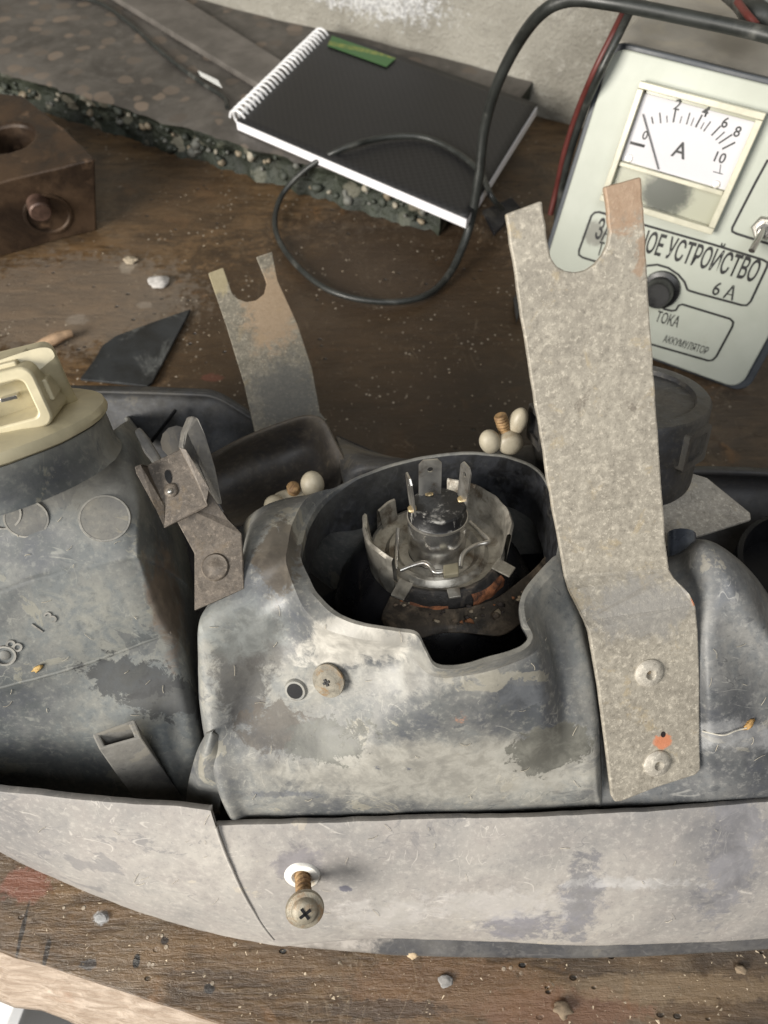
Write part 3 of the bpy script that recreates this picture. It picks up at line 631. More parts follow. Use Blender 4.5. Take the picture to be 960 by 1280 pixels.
# ---- bezel: right run and the proud left panel
def bezel():
    X = [(350, 1160, 1181, 1031), (385, 1163, 1185, 1029), (420, 1166, 1188, 1025), (520, 1171, 1195, 1022), (640, 1177, 1197, 1020), (760, 1179, 1197, 1015), (870, 1176, 1192, 1008), (980, 1171, 1185, 999), (1120, 1160, 1172, 985)]
    rows = [[P(x, yb, .0015) for x, c, yb, t in X], [P(x, (c + yb) / 2, .006) for x, c, yb, t in X], [P(x, c, .011) for x, c, yb, t in X]]
    patch('lens_edge', [[P(x, yb, .0012) for x, c, yb, t in X], [P(x, c - 4, .0105) for x, c, yb, t in X]], 8, 120, dusty('dusty_dark_lens_edge', (.042, .043, .048), (.13, .125, .12), .4, (.35, .6), 30, .2, [(P(395, 1176, .006), (.028, .02, .02), (.30, .275, .25), .8, .4, .95)], .5, seed=80), HL, .004, .0002)
    LC = [(-150, 960, .002, -150, 962, .0935), (-60, 1022, .002, -60, 975, .0935), (0, 1061, .002, 0, 984, .0935), (60, 1092, .002, 52, 988, .0935), (130, 1121, .002, 110, 994, .0935), (200, 1146, .002, 170, 1000, .0935), (270, 1165, .002, 222, 1003, .0935), (352, 1180, .003, 266, 1008, .0935)]
    RCs = [(356, 1180, .0035, 268, 1030, .086), (420, 1175, .008, 345, 1027, .086), (485, 1171, .0102, 430, 1025, .086), (560, 1173, .0105, 530, 1022, .086), (660, 1178, .0105, 650, 1020, .086), (770, 1179, .0105, 765, 1015, .086), (875, 1176, .0105, 872, 1008, .086), (980, 1171, .0105, 985, 999, .086), (1120, 1160, .0105, 1125, 985, .086)]
    K = 40
    def cols(C, n, extra):
        lo_ = [P(a, b, c) for a, b, c, d, e, f in C]; hi_ = [P(d, e, f) for a, b, c, d, e, f in C]; out = []
        for i in range(n):
            t = (len(C) - 1) * i / (n - 1); lo = cr(lo_, t); hi = cr(hi_, t); l2 = cr(lo_, max(0, t - .05)); tn = cr(lo_, min(len(C) - 1, t + .05)) - l2
            nn = tn.cross(hi - lo).normalized(); nn = nn if nn.y < 0 else -nn; c = []
            for k in range(K):
                s_ = k / (K - 1); p = lo.lerp(hi, s_) + nn * (.0054 * math.sin(math.pi * s_) ** .8 + .0008 + extra(s_, i / (n - 1)))
                c.append(p + nn * noise.noise(p * 22) * .0008)
            out.append(c)
        return out
    A_ = cols(LC, 120, lambda s_, u_: .0014 * min(1, s_ * 2.2)); B_ = cols(RCs, 210, lambda s_, u_: 0)
    edge = [A_[-1][k].lerp(B_[0][k], .0) for k in range(K)]
    G = A_ + B_; v = [p for c in G for p in c]
    o = mesh('bezel_panel', jitter(v, .00025, 120), grid_faces(len(G), K), M_SKIRT, HL, True, True); m = o.modifiers.new('s', 'SOLIDIFY'); m.thickness = .0034; m.offset = -1; bevel(o, .0007, 2, 50)
    tube('joint_ridge', [A_[-1][k] - Vector((0, 0, .0004)) for k in range(4, K - 3)], .0007, M_SKIRT, o, 8, 60, amp=.0002)
    return o, o
BZ, BZL = bezel()
# ---- main housing: columns from inside the rim outward and down
def main_housing():
    base = .080
    def back(px, py, ox, oy, drop=.10):
        r0 = rimz(px, py); o = Vector((ox, oy, 0)).normalized()
        return [r0 - NA * .026 - o * .004, r0 - o * .0018, r0 - o * .0010 + NA * .0003, r0, r0 + o * .0006 - NA * .004, r0 + o * .003 - NA * .03, r0 + o * .012 - NA * .06, r0 + o * .012 - NA * .09]
    def fr(px, py, inner, *out):
        r0 = rimz(px, py) if not isinstance(px, Vector) else px
        c = rimz(540, 690); o = (r0 - c).normalized()
        return [r0 - NA * inner - o * .0008, r0 - NA * .003 - o * .0008, r0 - o * .0004, r0 + o * .0015 + NA * .0002] + [P(*q) for q in out]
    C = [
        fr(374, 690, .02, (358, 690, .158), (330, 688, .158), (308, 690, .152), (300, 700, .130), (297, 720, .09), (297, 730, .04)),
        fr(384, 655, .02, (368, 650, .155), (338, 648, .154), (318, 652, .148), (309, 665, .125), (304, 680, .09), (302, 690, .04)),
        fr(404, 625, .02, (390, 618, .148), (362, 622, .136), (340, 630, .126), (325, 640, .11), (315, 650, .09), (310, 660, .04)),
        back(440, 600, -.6, .8), back(485, 581, -.35, .94), back(535, 570, -.1, 1), back(590, 565, .1, 1), back(640, 571, .35, .94), back(675, 588, .6, .8), back(693, 620, .85, .5), back(702, 655, 1, 0),
        fr(699, 688, .008, (710, 695, .157), (735, 712, .154), (765, 725, .150), (790, 740, .14), (800, 760, .11), (800, 780, .04)),
        fr(690, 698, .006, (704, 706, .158), (735, 760, .140), (752, 850, .114), (758, 930, .092), (760, 1004, .065), (760, 1010, .04)),
        fr(680, 708, .006, (692, 716, .160), (715, 760, .147), (742, 850, .128), (748, 930, .108), (752, 1004, base), (752, 1010, .04)),
        fr(660, 732, .006, (672, 738, .162), (700, 790, .142), (722, 870, .127), (738, 950, .106), (742, 1006, base), (742, 1012, .04)),
        fr(651, 752, .005, (664, 757, .163), (690, 800, .142), (706, 880, .126), (716, 950, .106), (722, 1008, base), (722, 1014, .04)),
        fr(653, 775, .004, (668, 780, .161), (688, 825, .146), (695, 890, .128), (698, 950, .107), (700, 1009, base), (700, 1015, .04)),
        fr(661, 793, .004, (672, 806, .158), (678, 850, .146), (680, 900, .130), (680, 955, .107), (680, 1010, base), (680, 1016, .04)),
        fr(650, 808, .004, (655, 822, .157), (658, 860, .146), (658, 905, .130), (658, 957, .108), (658, 1011, base), (658, 1017, .04)),
        fr(610, 822, .004, (613, 838, .157), (615, 872, .147), (615, 915, .130), (613, 962, .108), (613, 1013, base), (613, 1019, .04)),
        fr(570, 832, .004, (571, 847, .156), (571, 880, .146), (570, 920, .130), (568, 965, .108), (568, 1015, base), (568, 1021, .04)),
        fr(545, 830, .004, (541, 846, .156), (536, 880, .146), (532, 920, .130), (528, 966, .108), (525, 1016, base), (525, 1022, .04)),
        fr(533, 810, .004, (522, 828, .158), (510, 872, .144), (500, 918, .129), (492, 968, .108), (488, 1018, base), (488, 1024, .04)),
        fr(522, 790, .005, (508, 806, .162), (499, 826, .152), (487, 864, .142), (472, 915, .127), (462, 968, .108), (458, 1019, base), (458, 1025, .04)),
        fr(496, 785, .008, (482, 802, .163), (473, 822, .150), (458, 862, .137), (440, 912, .122), (432, 968, .107), (430, 1020, base), (430, 1026, .04)),
        fr(460, 780, .012, (446, 798, .163), (436, 818, .148), (418, 857, .132), (398, 908, .117), (390, 966, .106), (390, 1021, base), (390, 1027, .04)),
        fr(425, 768, .015, (409, 786, .162), (398, 806, .147), (376, 850, .130), (352, 905, .115), (345, 962, .106), (348, 1022, base), (348, 1028, .04)),
        fr(398, 744, .018, (380, 760, .161), (368, 776, .150), (340, 822, .134), (305, 890, .118), (300, 955, .107), (310, 1022, base), (312, 1028, .04)),
        fr(384, 720, .02, (366, 730, .160), (315, 785, .145), (268, 850, .131), (262, 940, .110), (284, 1018, .082), (292, 1024, .04)),
        fr(376, 705, .02, (358, 708, .159), (318, 742, .154), (262, 775, .150), (247, 800, .140), (255, 900, .08), (270, 960, .04)),
        fr(374, 697, .02, (357, 698, .159), (325, 712, .158), (290, 730, .153), (268, 745, .142), (268, 790, .09), (275, 830, .04)),
    ]
    nv = 70; cols = [resample(c, nv) for c in C]; nu = 320
    # keep rim rows aligned: resample inner part and outer part apart
    cols = []
    for c in C:
        a = [c[0].lerp(c[1], k / 5) for k in range(5)] + [c[1], c[2], c[3]]
        cols.append(a + resample(c[3:5], 7)[1:] + resample(c[4:], nv)[1:])
    nvv = len(cols[0]); v = []
    for i in range(nu):
        t = len(C) * i / nu
        for j in range(nvv): v.append(crc([c[j] for c in cols], t) if 0 else None)
    v = []
    rowsj = [[c[j] for c in cols] for j in range(nvv)]
    for i in range(nu):
        t = len(C) * i / nu
        for j in range(nvv): v.append(crc(rowsj[j], t))
    v = [p + noise.noise_vector(p * 35) * .0006 + noise.noise_vector(p * 110) * .00025 for p in v]
    o = mesh('main_housing', v, grid_faces(nu, nvv, True), M_MAIN, HL, True)
    sharpen(o, 22)
    o.data.materials.append(M_RIMIN)
    inner = {}
    for i in range(nu):
        for j in range(6): inner[(round((v[i * nvv + j].x) * 1e6), round(v[i * nvv + j].y * 1e6), round(v[i * nvv + j].z * 1e6))] = 1
    for pl in o.data.polygons:
        if all((round(o.data.vertices[k].co.x * 1e6), round(o.data.vertices[k].co.y * 1e6), round(o.data.vertices[k].co.z * 1e6)) in inner for k in pl.vertices): pl.material_index = 1
    return o
MH = main_housing(); BM = bvh(MH)
# ---- right dome beside the large bracket
M_DOME = dusty('dusty_right_dome', (.048, .051, .056), (.25, .243, .225), .46, (.36, .62), 30, .4, [(P(905, 920, .11), (.05, .004, .03), (.40, .40, .40), .9, .5, .4)], .7, (.145, .15, .152), seed=14)
rows = [
    [(744, 1012, .06), (800, 1012, .06), (880, 1010, .06), (905, 1008, .06), (950, 1006, .06), (1060, 1000, .06)],
    [(744, 1006, .080), (800, 1005, .080), (878, 1002, .082), (903, 1000, .083), (950, 998, .083), (1060, 992, .083)],
    [(746, 965, .090), (800, 965, .090), (872, 962, .094), (896, 955, .100), (950, 958, .098), (1060, 955, .09)],
    [(746, 900, .108), (800, 900, .108), (866, 892, .114), (893, 882, .123), (950, 890, .116), (1060, 900, .10)],
    [(742, 825, .126), (800, 825, .126), (860, 815, .133), (892, 800, .142), (945, 830, .130), (1060, 880, .11)],
    [(738, 765, .132), (795, 765, .132), (852, 745, .142), (892, 728, .154), (936, 770, .148), (1010, 860, .12)],
    [(735, 725, .130), (790, 725, .130), (846, 705, .140), (884, 686, .156), (932, 722, .153), (985, 830, .125)],
    [(735, 710, .12), (790, 710, .12), (846, 690, .128), (884, 675, .142), (938, 716, .14), (995, 815, .11)],
    [(735, 700, .07), (790, 690, .07), (846, 672, .07), (886, 680, .07), (945, 722, .07), (1005, 820, .06)]]
DM = patch('dome_housing', rows, 90, 110, M_DOME, HL, .002, .0004)
# ---- side (turn signal) housing
rows = [
    [(-120, 560, .175), (-40, 600, .172), (20, 590, .170), (80, 570, .168), (130, 545, .166), (152, 530, .160), (162, 525, .12), (160, 520, .05)],
    [(-120, 650, .166), (-30, 634, .166), (30, 622, .166), (90, 598, .166), (140, 568, .165), (164, 552, .158), (185, 560, .12), (200, 575, .05)],
    [(-120, 700, .154), (-30, 682, .154), (30, 668, .155), (100, 650, .156), (160, 630, .155), (181, 622, .147), (208, 640, .11), (228, 660, .05)],
    [(-120, 770, .141), (-30, 745, .143), (30, 722, .145), (90, 706, .146), (160, 694, .146), (181, 694, .140), (222, 715, .10), (244, 740, .05)],
    [(-120, 785, .139), (-30, 758, .141), (30, 734, .143), (90, 717, .144), (163, 704, .143), (184, 704, .136), (226, 730, .09), (248, 755, .05)],
    [(-120, 850, .121), (-30, 822, .123), (30, 800, .125), (100, 780, .126), (180, 762, .125), (206, 765, .116), (238, 790, .08), (255, 810, .04)],
    [(-120, 895, .107), (-30, 869, .109), (30, 851, .110), (100, 828, .111), (190, 796, .112), (222, 800, .103), (246, 835, .07), (262, 850, .04)],
    [(-120, 905, .103), (-30, 880, .105), (30, 862, .106), (100, 840, .107), (195, 806, .108), (228, 812, .098), (248, 850, .065), (264, 860, .04)],
    [(-120, 950, .085), (-30, 925, .087), (30, 910, .089), (100, 895, .091), (200, 878, .092), (240, 888, .085), (256, 900, .06), (268, 910, .04)],
    [(-120, 985, .065), (-30, 960, .067), (30, 945, .070), (100, 938, .073), (200, 940, .073), (245, 950, .068), (262, 960, .05), (270, 965, .03)],
    [(-120, 1020, .03), (-30, 1010, .03), (30, 1010, .03), (100, 1020, .03), (200, 1040, .03), (250, 1050, .03), (262, 1050, .03), (270, 1050, .02)]]
TS = patch('side_housing', rows, 150, 120, M_TURN, HL, .0025, .0004); BT = bvh(TS)
# small rounded lobe between the two housings at the bezel
M_LOBE = M_MAIN
rows = [[(232, 1005, .05), (236, 975, .085), (246, 940, .105), (258, 915, .115)], [(245, 1012, .05), (250, 980, .092), (256, 945, .112), (264, 915, .120)], [(275, 1018, .05), (275, 985, .092), (275, 950, .108), (275, 920, .115)]]
patch('corner_lobe', rows, 30, 30, M_LOBE, HL, .002, .0002)
# crease ribs on the side housing
def rib(name, pts, r, b, mat, par, lift=0.0):
    q = [on(b, x, y, lift)[0] for x, y in pts]; return tube(name, q, r, mat, par, 8, 50, amp=.0002)
rib('mould_line', [(-20, 865), (30, 852), (80, 838), (130, 822), (180, 803), (214, 790)], .0010, BT, M_TURN, TS, -.0004)
# ejector circles
def disc_on(name, b, px, py, rad, ang=0, mat=None, par=None, sy=1, h=.0007, ring=False):
    c, n = on(b, px, py); prof = [(0, h), (rad - .0004, h), (rad, h * .5), (rad + .0001, -.001)] if not ring else [(rad - .0006, -.0005), (rad - .0004, h), (rad + .0004, h), (rad + .0006, -.0005)]
    return lathe(name, prof, c, n, mat, par, 44, sy=sy)
M_TURN2 = dusty('dusty_mould_disc', (.058, .061, .065), (.235, .22, .185), .53, (.45, .7), 24, .3, (), .4, (.15, .152, .145), seed=3)
disc_on('mould_disc', BT, 33, 648, .0082, mat=M_TURN2, par=TS, sy=.95); disc_on('mould_disc', BT, 131, 648, .0098, mat=M_TURN2, par=TS, sy=.95)
M_RING = plain('dusty_raised_line', (.26, .25, .225), .7, .3, 150, dirt=(.10, .10, .10), damt=.5)
for px, py, rr in ((33, 648, .0083), (131, 648, .0099), (2, 640, .0075)): disc_on('mould_ring', BT, px, py, rr, mat=M_RING, par=TS, sy=.95, h=.0008, ring=True)
# embossed date mark and figures
disc_on('date_mark', BT, 6, 819, .0042, mat=M_RING, par=TS, ring=True, h=.0009); disc_on('date_mark', BT, 6, 819, .0022, mat=M_TURN2, par=TS, h=.0006)
def emboss(tx, px, py, dxy, size):
    c, n = on(BT, px, py, .0002); c2, _ = on(BT, px + dxy[0], py + dxy[1], .0002)
    x = (c2 - c).normalized(); x = (x - n * x.dot(n)).normalized(); y = n.cross(x); M = Matrix((x, y, n)).transposed().to_4x4(); M.translation = c - x * size * .28 - y * size * .35
    text('embossed_figure', tx, M, size, M_RING, TS, 1, .0004, 0)
emboss('8', 18, 806, (6, -9), .0098); emboss('1', 47, 784, (12, -12), .0080); emboss('3', 64, 770, (12, -12), .0080)
# square socket standing on the side housing
def socket():
    zt = .098
    A, B, C_, D = P(115, 918, zt), P(168, 899, zt), P(177, 922, zt - .002), P(124, 937, zt - .002)
    # footprint below
    a, b, c, d = P(190, 1030, .03), P(240, 1020, .03), P(250, 1030, .028), P(200, 1046, .028)
    ctr = (A + B + C_ + D) / 4
    def ins(p, k): return p.lerp(ctr, k)
    v = [a, b, c, d, A, B, C_, D] + [ins(p, .30) for p in (A, B, C_, D)] + [ins(p, .30) + (a - A).normalized() * .012 for p in (A, B, C_, D)]
    f = []
    for k in range(4):
        l = (k + 1) % 4
        f += [(k, l, 4 + l, 4 + k), (4 + k, 4 + l, 8 + l, 8 + k), (8 + k, 8 + l, 12 + l, 12 + k)]
    f.append((12, 13, 14, 15))
    o = mesh('socket', v, f, dusty('dull_socket', (.045, .047, .05), (.20, .19, .17), .5, (.5, .8), 30, .2, (), .3, seed=30), HL, False); bevel(o, .0009, 2)
socket()
# ---- bulb holder neck and cream bulb holder
NX = Vector((-.15, .52, .84)).normalized()
nc = P(-34, 541, .190) - NX * .0205
lathe('neck', [(.0518, .0015), (.0508, .0030), (.0503, .006), (.0500, .010), (.0495, .0170), (.0465, .0173), (.0455, .010)], nc, NX, M_TURN, HL, 80, amp=.0003)
bh = lathe('bulb_holder', [(0, .0165), (.0490, .0172), (.0508, .0182), (.0514, .0200), (.0506, .0222), (.0470, .0238), (.0400, .0250), (0, .0252)], nc, NX, M_CREAM, HL, 80, amp=.0003)
rings = [[(99, 502, .190), (82, 524, .188), (40, 546, .187), (-20, 562, .186), (-110, 566, .185), (-130, 520, .19), (-40, 490, .194), (55, 482, .196)],
         [(86, 478, .207), (74, 498, .203), (40, 520, .201), (-20, 540, .200), (-105, 552, .199), (-125, 505, .203), (-40, 472, .210), (52, 460, .212)],
         [(74, 451, .222), (66, 463, .219), (40, 480, .216), (-20, 500, .215), (-100, 520, .215), (-122, 492, .218), (-40, 460, .225), (52, 436, .227)],
         [(68, 444, .2255), (58, 455, .223), (36, 470, .221), (-20, 488, .220), (-95, 506, .219), (-112, 490, .221), (-40, 464, .2255), (48, 435, .2285)]]
R_ = [[crc([P(*q) for q in r], 8 * k / 64) for k in range(64)] for r in rings]
cols = [resample([R_[a][k] for a in range(4)], 16) for k in range(64)]
vv_ = [p for c in cols for p in c]; ff_ = grid_faces(64, 16, True); ff_.append(tuple(k * 16 + 15 for k in range(64)))
o = mesh('holder_body', jitter(vv_, .0002, 80), ff_, M_CREAM, bh, True); sharpen(o, 45)
def holder_socket():
    # rectangular plug shroud on the near side of the holder
    c = P(-6, 500, .213)
    z = Vector((.18, -.80, .45)).normalized(); x = Vector((.95, .30, .06)); y = z.cross(x).normalized(); x = y.cross(z).normalized()
    def q(a, b, d): return c + x * a + y * b + z * d
    def ringq(w, h, d, r, k=4): return [q(a, b, d) for a, b in rrect(-w, -h, w, h, r, k)]
    outer0 = ringq(.0205, .0120, -.022, .004); outer1 = ringq(.0195, .0112, .010, .004); in0 = ringq(.0155, .0072, .0102, .0025); in1 = ringq(.0150, .0068, -.008, .0025)
    n = len(outer0); v = []
    for i in range(n): v += [outer0[i], outer1[i], in0[i], in1[i]]
    f = grid_faces(n, 4, True); f.append(tuple(i * 4 + 3 for i in range(n)))
    o = mesh('plug_shroud', v, f, M_CREAM, bh, True); sharpen(o, 40); bevel(o, .0008, 2, 45)
    for dx in (-.007, .006):
        slab('contact', [q(dx - .003, -.0006, .004), q(dx + .003, -.0006, .004), q(dx + .003, .0008, .004), q(dx - .003, .0008, .004)], z, .012, M_SHINY, bh, .0002)
    for dx, dy in ((.0105, .0112), (-.006, .0112)):
        slab('latch_rib', [q(dx - .004, dy + .0016, -.012), q(dx + .004, dy + .0016, -.012), q(dx + .004, dy + .0016, .006), q(dx - .004, dy + .0016, .006)], y, .003, M_CREAM, bh, .0006)
    slab('latch_rib', [q(.0212, -.004, -.010), q(.0212, .004, -.010), q(.0212, .004, .005), q(.0212, -.004, .005)], x, .003, M_CREAM, bh, .0006)
holder_socket()
# ---- rear bezel tray, pocket flap, rear shelf
M_TRAY = dusty('dusty_black_tray', (.014, .015, .017), (.075, .07, .062), .34, (.6, .85), 20, .3, (), .5, seed=40)
patch('rear_bezel', [[(40, 481, .070), (140, 482, .070), (235, 485, .070), (268, 488, .070), (300, 505, .066), (328, 524, .060)], [(40, 489, .073), (140, 491, .073), (235, 494, .073), (266, 497, .072), (298, 513, .068), (326, 532, .062)], [(40, 498, .064), (140, 500, .064), (235, 502, .064), (268, 504, .064), (300, 520, .06), (326, 538, .055)], [(40, 560, .045), (140, 560, .045), (235, 560, .045), (268, 560, .045), (300, 570, .04), (330, 580, .04)], [(40, 640, .03), (140, 640, .03), (235, 640, .03), (268, 640, .03), (300, 640, .03), (330, 640, .03)]], 60, 90, M_TRAY, HL, .0025, .0003)
tube('tray_seam', [P(220, 512, .066), P(205, 532, .0612), P(186, 556, .0520)], .0012, M_VOID, HL, 6, 12)
patch('pocket_flap', [
    [(255, 572, .100), (300, 548, .112), (345, 530, .118), (382, 519, .120), (402, 524, .119), (416, 548, .115), (434, 584, .110)],
    [(258, 578, .099), (302, 554, .110), (346, 537, .115), (380, 527, .117), (398, 533, .115), (411, 555, .112), (430, 590, .108)],
    [(265, 600, .085), (306, 580, .088), (346, 566, .092), (376, 560, .094), (396, 566, .096), (410, 585, .100), (425, 602, .108)],
    [(275, 630, .080), (310, 618, .082), (346, 606, .086), (374, 600, .090), (392, 602, .094), (405, 610, .100), (420, 612, .110)],
    [(290, 655, .095), (318, 650, .100), (346, 642, .104), (370, 632, .108), (388, 626, .112), (402, 622, .116), (416, 615, .122)]], 60, 80, M_BROWN, HL, .002, .0003)
patch('rear_shelf', [[(420, 545, .085), (470, 566, .085), (520, 575, .085), (600, 580, .085), (700, 575, .09), (760, 560, .09)], [(425, 560, .105), (468, 572, .110), (520, 574, .112), (600, 566, .115), (665, 556, .120), (760, 545, .12)], [(425, 585, .112), (462, 582, .118), (520, 585, .118), (600, 578, .12), (670, 580, .125), (760, 575, .125)], [(430, 610, .11), (470, 600, .11), (520, 610, .11), (600, 620, .11), (680, 620, .11), (760, 620, .11)]], 30, 60, M_DARK, HL, .002, .0003)
slab('rear_strip', [P(421, 543, .070), P(488, 572, .070), P(470, 590, .068), P(424, 566, .068)], (0, 0, 1), .004, M_BLACK, HL, .0006)
# right rear: dark bezel recess with a round mouth
patch('rear_recess', [[(840, 583, .075), (900, 583, .075), (960, 585, .075), (1060, 590, .075)], [(840, 592, .077), (900, 592, .077), (960, 594, .077), (1060, 600, .077)], [(840, 610, .055), (900, 612, .055), (960, 615, .055), (1060, 620, .055)], [(840, 720, .035), (900, 720, .035), (960, 720, .035), (1060, 720, .035)], [(880, 820, .03), (920, 820, .03), (960, 820, .03), (1060, 820, .03)]], 40, 40, dusty('dull_rear_recess', (.022, .021, .022), (.06, .055, .05), .35, (.5, .8), 20, .1, (), .2, seed=44), HL, .002, .0003)
lathe('recess_mouth', [(.034, -.02), (.034, 0), (.0315, .001), (.030, -.02), (0, -.02)], P(1010, 705, .082), (-.1, .1, 1), M_VOID, HL, 48)

# ---- reflector bowl and bulb
BC = PPL(546, 682, RC - NA * .019, NA)                                     # centre of the bulb collar
FX = Vector((1, 0, 0))
def bl(a, rad, h):                                                          # point in the bulb frame
    M = frame(NA, FX); return BC + M @ Vector((rad * math.cos(math.radians(a)), rad * math.sin(math.radians(a)), h))
lathe('reflector', [(.0285, -.006), (.034, -.008), (.040, -.013), (.046, -.024), (.052, -.045), (.054, -.07)], BC, NA, M_REFL, HL, 72, amp=.0006)
slab('torn_shadow', [P(x, y, .085) for x, y in ((380, 760), (480, 700), (720, 690), (760, 820), (600, 900), (430, 860))], (0, 0, 1), .003, M_VOID, HL)  # added black sheet that stands for the darkness below the notch
# torn flange in front of the reflector
LP = lambda x, y, h: PPL(x, y, BC + NA * h, NA)
e1 = [(486, 746), (500, 751), (520, 757), (570, 761), (620, 747), (665, 712), (705, 672)]; e2 = [(478, 764), (492, 776), (505, 781), (560, 781), (622, 768), (672, 733), (715, 694)]; e3 = [(476, 776), (488, 794), (502, 806), (560, 793), (628, 792), (676, 757), (718, 716)]
rows = [[LP(x, y, -.006) for x, y in e1], [LP(x, y, -.0075) for x, y in e2], [LP(x, y + 3 * math.sin(x * .31), -.010) for x, y in e3]]
M_CRUD = plain('crusty_dark_ledge', (.045, .036, .028), .6, .6, 90, 0, .9, dirt=(.20, .155, .11), damt=.5)
ld_ = patch('burnt_flange', rows, 26, 110, M_CRUD, HL, .0012, .0013)
rq = random.Random(33); crm = [plain('rust_flake_%d' % k, c, .8, .4, 200, bs=.7) for k, c in enumerate(((.26, .11, .05), (.16, .12, .085), (.34, .28, .2), (.05, .04, .035)))]
for k in range(46):
    x = rq.uniform(490, 690); y = 766 - abs(x - 575) * .16 - max(0, x - 610) * .32 + rq.uniform(-6, 16); r_ = rq.choice((.0006, .0008, .001, .0014, .002))
    blob('rust_flake', LP(x, y, -.0060), (r_, r_ * .7, r_ * .5), rq.choice(crm), ld_, 1, .5, 3, None, k)
bulb = lathe('bulb', [(0, -.006), (.0125, -.006), (.0128, .0), (.0131, .004), (.0130, .0150), (.0126, .0162), (.0126, .0170), (0, .0172)], BC, NA, M_SHINY, HL, 64)
capm = T('sooty_black_cap'); n1 = capm.noise(120, 6, .7, .5); capm = capm.fin(capm.mix(capm.ramp(n1, .56, .68), (.010, .010, .011), (.30, .29, .27)), .4, n1, .5, .0008)
lathe('base_cap', [(.0120, .0168), (.0129, .0172), (.0130, .0178), (.0125, .0185), (.0123, .0232), (.0116, .0238), (0, .0240)], BC, NA, capm, bulb, 56, amp=.00015)
lathe('seal_ring', [(.0126, .0165), (.0133, .0168), (.0133, .0178), (.0126, .0181)], BC, NA, M_STEEL, bulb, 56)
M3 = frame(NA, FX)
def terminal(a, rad, rot, w, h, hole=True, lean=0.0):
    c = bl(a, rad, .0235); x = (M3 @ Vector((math.cos(math.radians(rot)), math.sin(math.radians(rot)), 0))).normalized(); y = (NA + x.cross(NA) * lean).normalized(); n = x.cross(y).normalized()
    W2 = w / 2; out = [(-W2, -.002), (W2, -.002), (W2, h - .0022), (W2 - .0018, h), (-W2 + .0018, h), (-W2, h - .0022)]
    hc = (0, h - .0050); hr = .0013; N = 24; v = []; f = []
    def hit(t):                                            # ray from hole to the outline
        d = Vector((math.cos(t), math.sin(t))); best = 1
        for i in range(6):
            a_ = Vector(out[i]) - Vector(hc); b_ = Vector(out[(i + 1) % 6]) - Vector(hc); e = b_ - a_; den = d.x * e.y - d.y * e.x
            if abs(den) < 1e-12: continue
            s = (a_.x * e.y - a_.y * e.x) / den; u_ = (a_.x * d.y - a_.y * d.x) / den
            if s > 0 and -1e-6 <= u_ <= 1 + 1e-6: best = min(best, s)
        return Vector(hc) + d * best
    ts = sorted([2 * math.pi * i / N for i in range(N)] + [math.atan2(o_[1] - hc[1], o_[0] - hc[0]) % (2 * math.pi) for o_ in out])
    for t in ts:
        o_ = hit(t); hh = Vector(hc) + Vector((math.cos(t), math.sin(t))) * (hr if hole else 1e-5)
        for s in (.0004, -.0004):
            v += [c + x * o_.x + y * o_.y + n * s, c + x * hh.x + y * hh.y + n * s]
    K = len(ts)
    for i in range(K):
        j = (i + 1) % K; A = i * 4; B = j * 4
        f += [(A, B, B + 1, A + 1), (A + 2, A + 3, B + 3, B + 2), (A, A + 2, B + 2, B), (A + 1, B + 1, B + 3, A + 3)]
    o = mesh('terminal', v, f, M_STEEL, bulb, False)
    blob('solder', c + NA * .0004, (.0022, .0022, .0010), plain('brassy_solder', (.35, .27, .15), .4, .3, 90, .6), bulb, 2, .2)
terminal(112, .0080, 6, .0098, .0185)
terminal(196, .0112, 104, .0085, .0185, True, -.10)
terminal(14, .0112, 112, .0085, .0185, True, .06)
# collar with upright crescents, clip wires and tabs
lathe('collar_ring', [(.0128, -.003), (.0170, -.0035), (.0195, -.001), (.0215, -.001), (.0235, -.0035), (.0270, -.0030), (.0290, -.0010), (.0305, -.0015), (.0310, -.008), (.0305, -.013)], BC, NA, M_HOLD, HL, 72, amp=.0002)
lathe('collar_wall', [(.0285, -.001), (.0298, .003), (.0310, .0150), (.0320, .0158), (.0330, .0145), (.0318, .002), (.0312, -.006)], BC, NA, M_HOLD, HL, 26, 172, 232, amp=.0006)
lathe('collar_wall', [(.0285, -.001), (.0298, .003), (.0310, .0135), (.0320, .0146), (.0330, .0135), (.0318, .002), (.0312, -.006)], BC, NA, M_HOLD, HL, 30, -18, 78, amp=.0006)
lathe('collar_wall', [(.0280, -.002), (.0290, .002), (.0297, .0085), (.0306, .009), (.0312, .008), (.0310, -.002)], BC, NA, M_HOLD, HL, 10, 128, 150, amp=.0005)
fa = lathe('front_arc', [(.0270, -.004), (.0285, .0005), (.0300, .0008), (.0318, -.002), (.0326, -.010), (.0318, -.0125)], BC, NA, M_CHAR, HL, 40, 236, 334, amp=.0007)
lathe('rust_crust', [(.0316, -.0050), (.0336, -.0068), (.0334, -.0105), (.0318, -.011)], BC, NA, M_RUST, HL, 24, 246, 276, amp=.0009)
lathe('rust_crust', [(.0316, -.0020), (.0336, -.0040), (.0335, -.0090), (.0318, -.010)], BC, NA, M_RUST, HL, 24, 294, 326, amp=.0010)
def tab(a, rad, w, l, h, tilt, mat=M_HOLD):
    x = (bl(a + 1, rad, h) - bl(a - 1, rad, h)).normalized(); o = (bl(a, rad + .01, h) - bl(a, rad, h)).normalized(); o = (o + NA * tilt).normalized(); c = bl(a, rad, h)
    slab('retaining_tab', [c - x * w, c + x * w, c + x * w * .9 + o * l, c - x * w * .9 + o * l], NA, .0009, mat, HL, .0002)
tab(240, .0285, .0034, .0085, .0025, -.3); tab(328, .0285, .0036, .0085, .0030, -.2); tab(280, .0295, .0028, .004, .0022, -.6); tab(95, .0265, .004, .006, .008, .2)
CW = lambda x, y, h: PPL(430 + x / 3.43, 560 + y / 3.43, BC + NA * h, NA)
